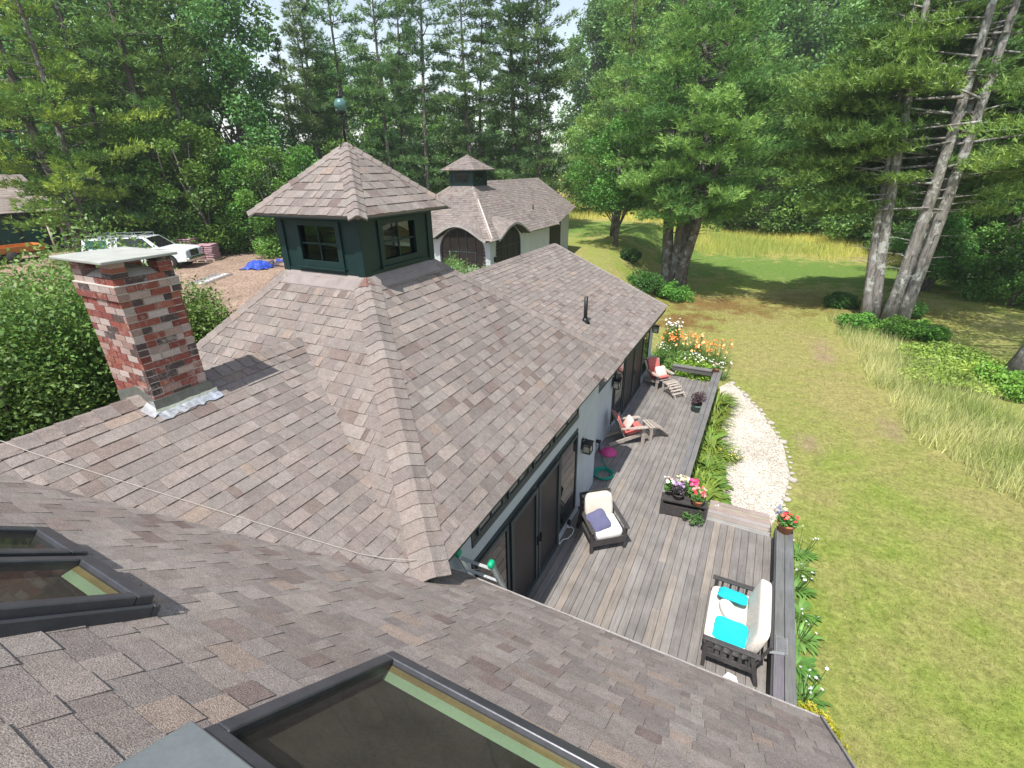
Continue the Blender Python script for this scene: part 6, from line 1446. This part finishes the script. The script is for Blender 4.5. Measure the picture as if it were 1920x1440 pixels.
# ------------------------------------------------------------------ woods behind: each tree its own thing
W1 = broad_parts(31, 17, 5.2, 1.0, 22000, .30, (.045, .105, .028), (.155, .28, .065), 44, .25, BARK)
W2 = broad_parts(32, 15, 4.8, .8, 20000, .28, (.055, .12, .028), (.20, .33, .065), 40, .22, BARK)
W3 = broad_parts(33, 18, 4.8, .9, 22000, .30, (.036, .09, .032), (.12, .22, .065), 46, .25, BARK)
W4 = pine_parts(34, 19, 4.8, 2.0, [(0, 0, .3, .3, 1)], (.07, .13, .04), (.16, .22, .06), .7, .40, .085, .24, BARK, holes=.12, dead=6)
W5 = broad_parts(35, 8, 3.6, .3, 11000, .22, (.05, .11, .02), (.12, .22, .036), 26, .12, BARK, stems=3)
protos = []
def polar(b, d): return d * math.sin(math.radians(b)), d * math.cos(math.radians(b))
plan = []
r = random.Random(77)
# (bearing from the camera, distance, kind, scale)
b = -65.5
while b < -51.5: plan.append((b + r.uniform(-.8, .8), r.uniform(41, 46), r.choice((0, 3, 1, 2, 3)), r.uniform(.95, 1.15))); b += 3.9
for b_, d_, k_2, s_2 in ((-76, 68, 0, 1.9), (-71.5, 66, 2, 1.8), (-67.5, 68, 1, 2.0), (-49.3, 52, 3, .8), (-46.6, 54, 0, .7)): plan.append((b_, d_, k_2, s_2))
b = -64.5
while b < -53.5: plan.append((b + r.uniform(-1, 1), r.uniform(52, 58), r.choice((0, 2, 1, 2)), r.uniform(1.25, 1.5))); b += 4.4
b = -45.0
while b < -36: plan.append((b + r.uniform(-.7, .7), r.uniform(58, 64), r.choice((0, 1, 2, 1)), r.uniform(.9, 1.05))); b += 3.2
while b < -23.6: plan.append((b + r.uniform(-.7, .7), r.uniform(60, 66), r.choice((0, 1, 2, 1)), r.uniform(.66, .8))); b += 3.0
b = -18.6
while b < 24: plan.append((b + r.uniform(-.6, .6), r.uniform(84, 90), r.choice((0, 1, 0, 2)), r.uniform(1.45, 1.75))); b += 2.6
b = -17.5
while b < 25: plan.append((b + r.uniform(-.6, .6), r.uniform(100, 108), r.choice((0, 2, 1)), r.uniform(2.0, 2.3))); b += 3.4
for (b, d, k, s_) in ((9.5, 62, 0, 1.15), (12.4, 58, 1, 1.15), (15.5, 55, 1, 1.1), (18.5, 52, 0, 1.1), (21.0, 48, 1, 1.1), (17.6, 43, 3, .95), (13.2, 48, 3, 1.0), (-.8, 68, 1, 1.2), (3.2, 70, 0, 1.25), (-4.5, 72, 1, 1.25), (-17.6, 60, 1, .95), (-15.2, 64, 0, .95), (-12.8, 66, 1, .95), (6.0, 68, 3, 1.25), (-9, 70, 0, 1.1)): plan.append((b, d, k, s_))
for (b, d) in ((-19, 74), (-16.5, 77), (-13, 77), (-9.5, 78), (-6, 80), (-3, 78), (0, 76), (3, 74), (5.6, 70), (8, 64), (10.5, 58), (13.2, 54), (15.6, 49), (17.8, 44), (19.5, 40), (-24, 52), (-27, 52), (-30, 50), (-33, 50), (-37, 50), (-41, 49), (-45, 44), (-49, 37), (-52, 38), (-55, 39.5), (-58, 40), (-61, 41), (-64.5, 42)): plan.append((b, d, 4, r.uniform(.75, 1.05)))
KIND = [("broadleaf_tree", "dense mid-green broadleaf tree", W1, LEAF), ("broadleaf_tree", "bright green broadleaf tree", W2, LEAF), ("dark_tree", "tall dark broadleaf tree", W3, LEAF), ("background_pine", "background pine with layered boughs", W4, NEEDLE), ("understorey_bush", "leafy understorey bush", W5, LEAF)]
plan.sort(); cnt = {}
def where(b, d):
    if b < -47: return "left of the cupola"
    if b < -20.5: return "behind the garage"
    if d > 95: return "far beyond the ochre field"
    return "edging the ochre field"
tot = {}
for b, d, k, s_ in plan: tot[(k, where(b, d))] = tot.get((k, where(b, d)), 0) + 1
src = {}
for b, d, k, s_ in plan:
    x, y = polar(b, d); w = where(b, d); cnt[(k, w)] = cnt.get((k, w), 0) + 1; n_ = cnt[(k, w)]
    sfx = ["th", "st", "nd", "rd"][n_ % 10 if (n_ % 10 < 4 and n_ // 10 != 1) else 0]; lab = f"{KIND[k][1]} {w}, {n_}{sfx} of {tot[(k, w)]} from the left"; gp = f"{KIND[k][1]}s {w}"
    loc = (x, y, Hf(x, y) - .1); rz = r.uniform(0, 6.28)
    if k not in src: src[k] = make_tree(KIND[k][0], KIND[k][2], loc, rz, lab, "tree" if k < 4 else "bush", gp, s_, KIND[k][3])
    else: dup(src[k], loc, rz, lab, (s_, s_, s_ * r.uniform(.92, 1.1)), gp)

# ------------------------------------------------------------------ summer haze
hm = bpy.data.materials.new("haze"); hm.use_nodes = True; hm.node_tree.nodes.clear()
ho = hm.node_tree.nodes.new("ShaderNodeOutputMaterial"); hv = hm.node_tree.nodes.new("ShaderNodeVolumePrincipled")
hv.inputs['Color'].default_value = (.86, .93, .95, 1); hv.inputs['Density'].default_value = 0.0006; hv.inputs['Anisotropy'].default_value = 0.2
hm.node_tree.links.new(hv.outputs[0], ho.inputs['Volume'])
hz = MB(); hz.span((-800, -800, -9.5), (800, 800, 32)); tag(hz.build("haze", hm), kind='stuff')
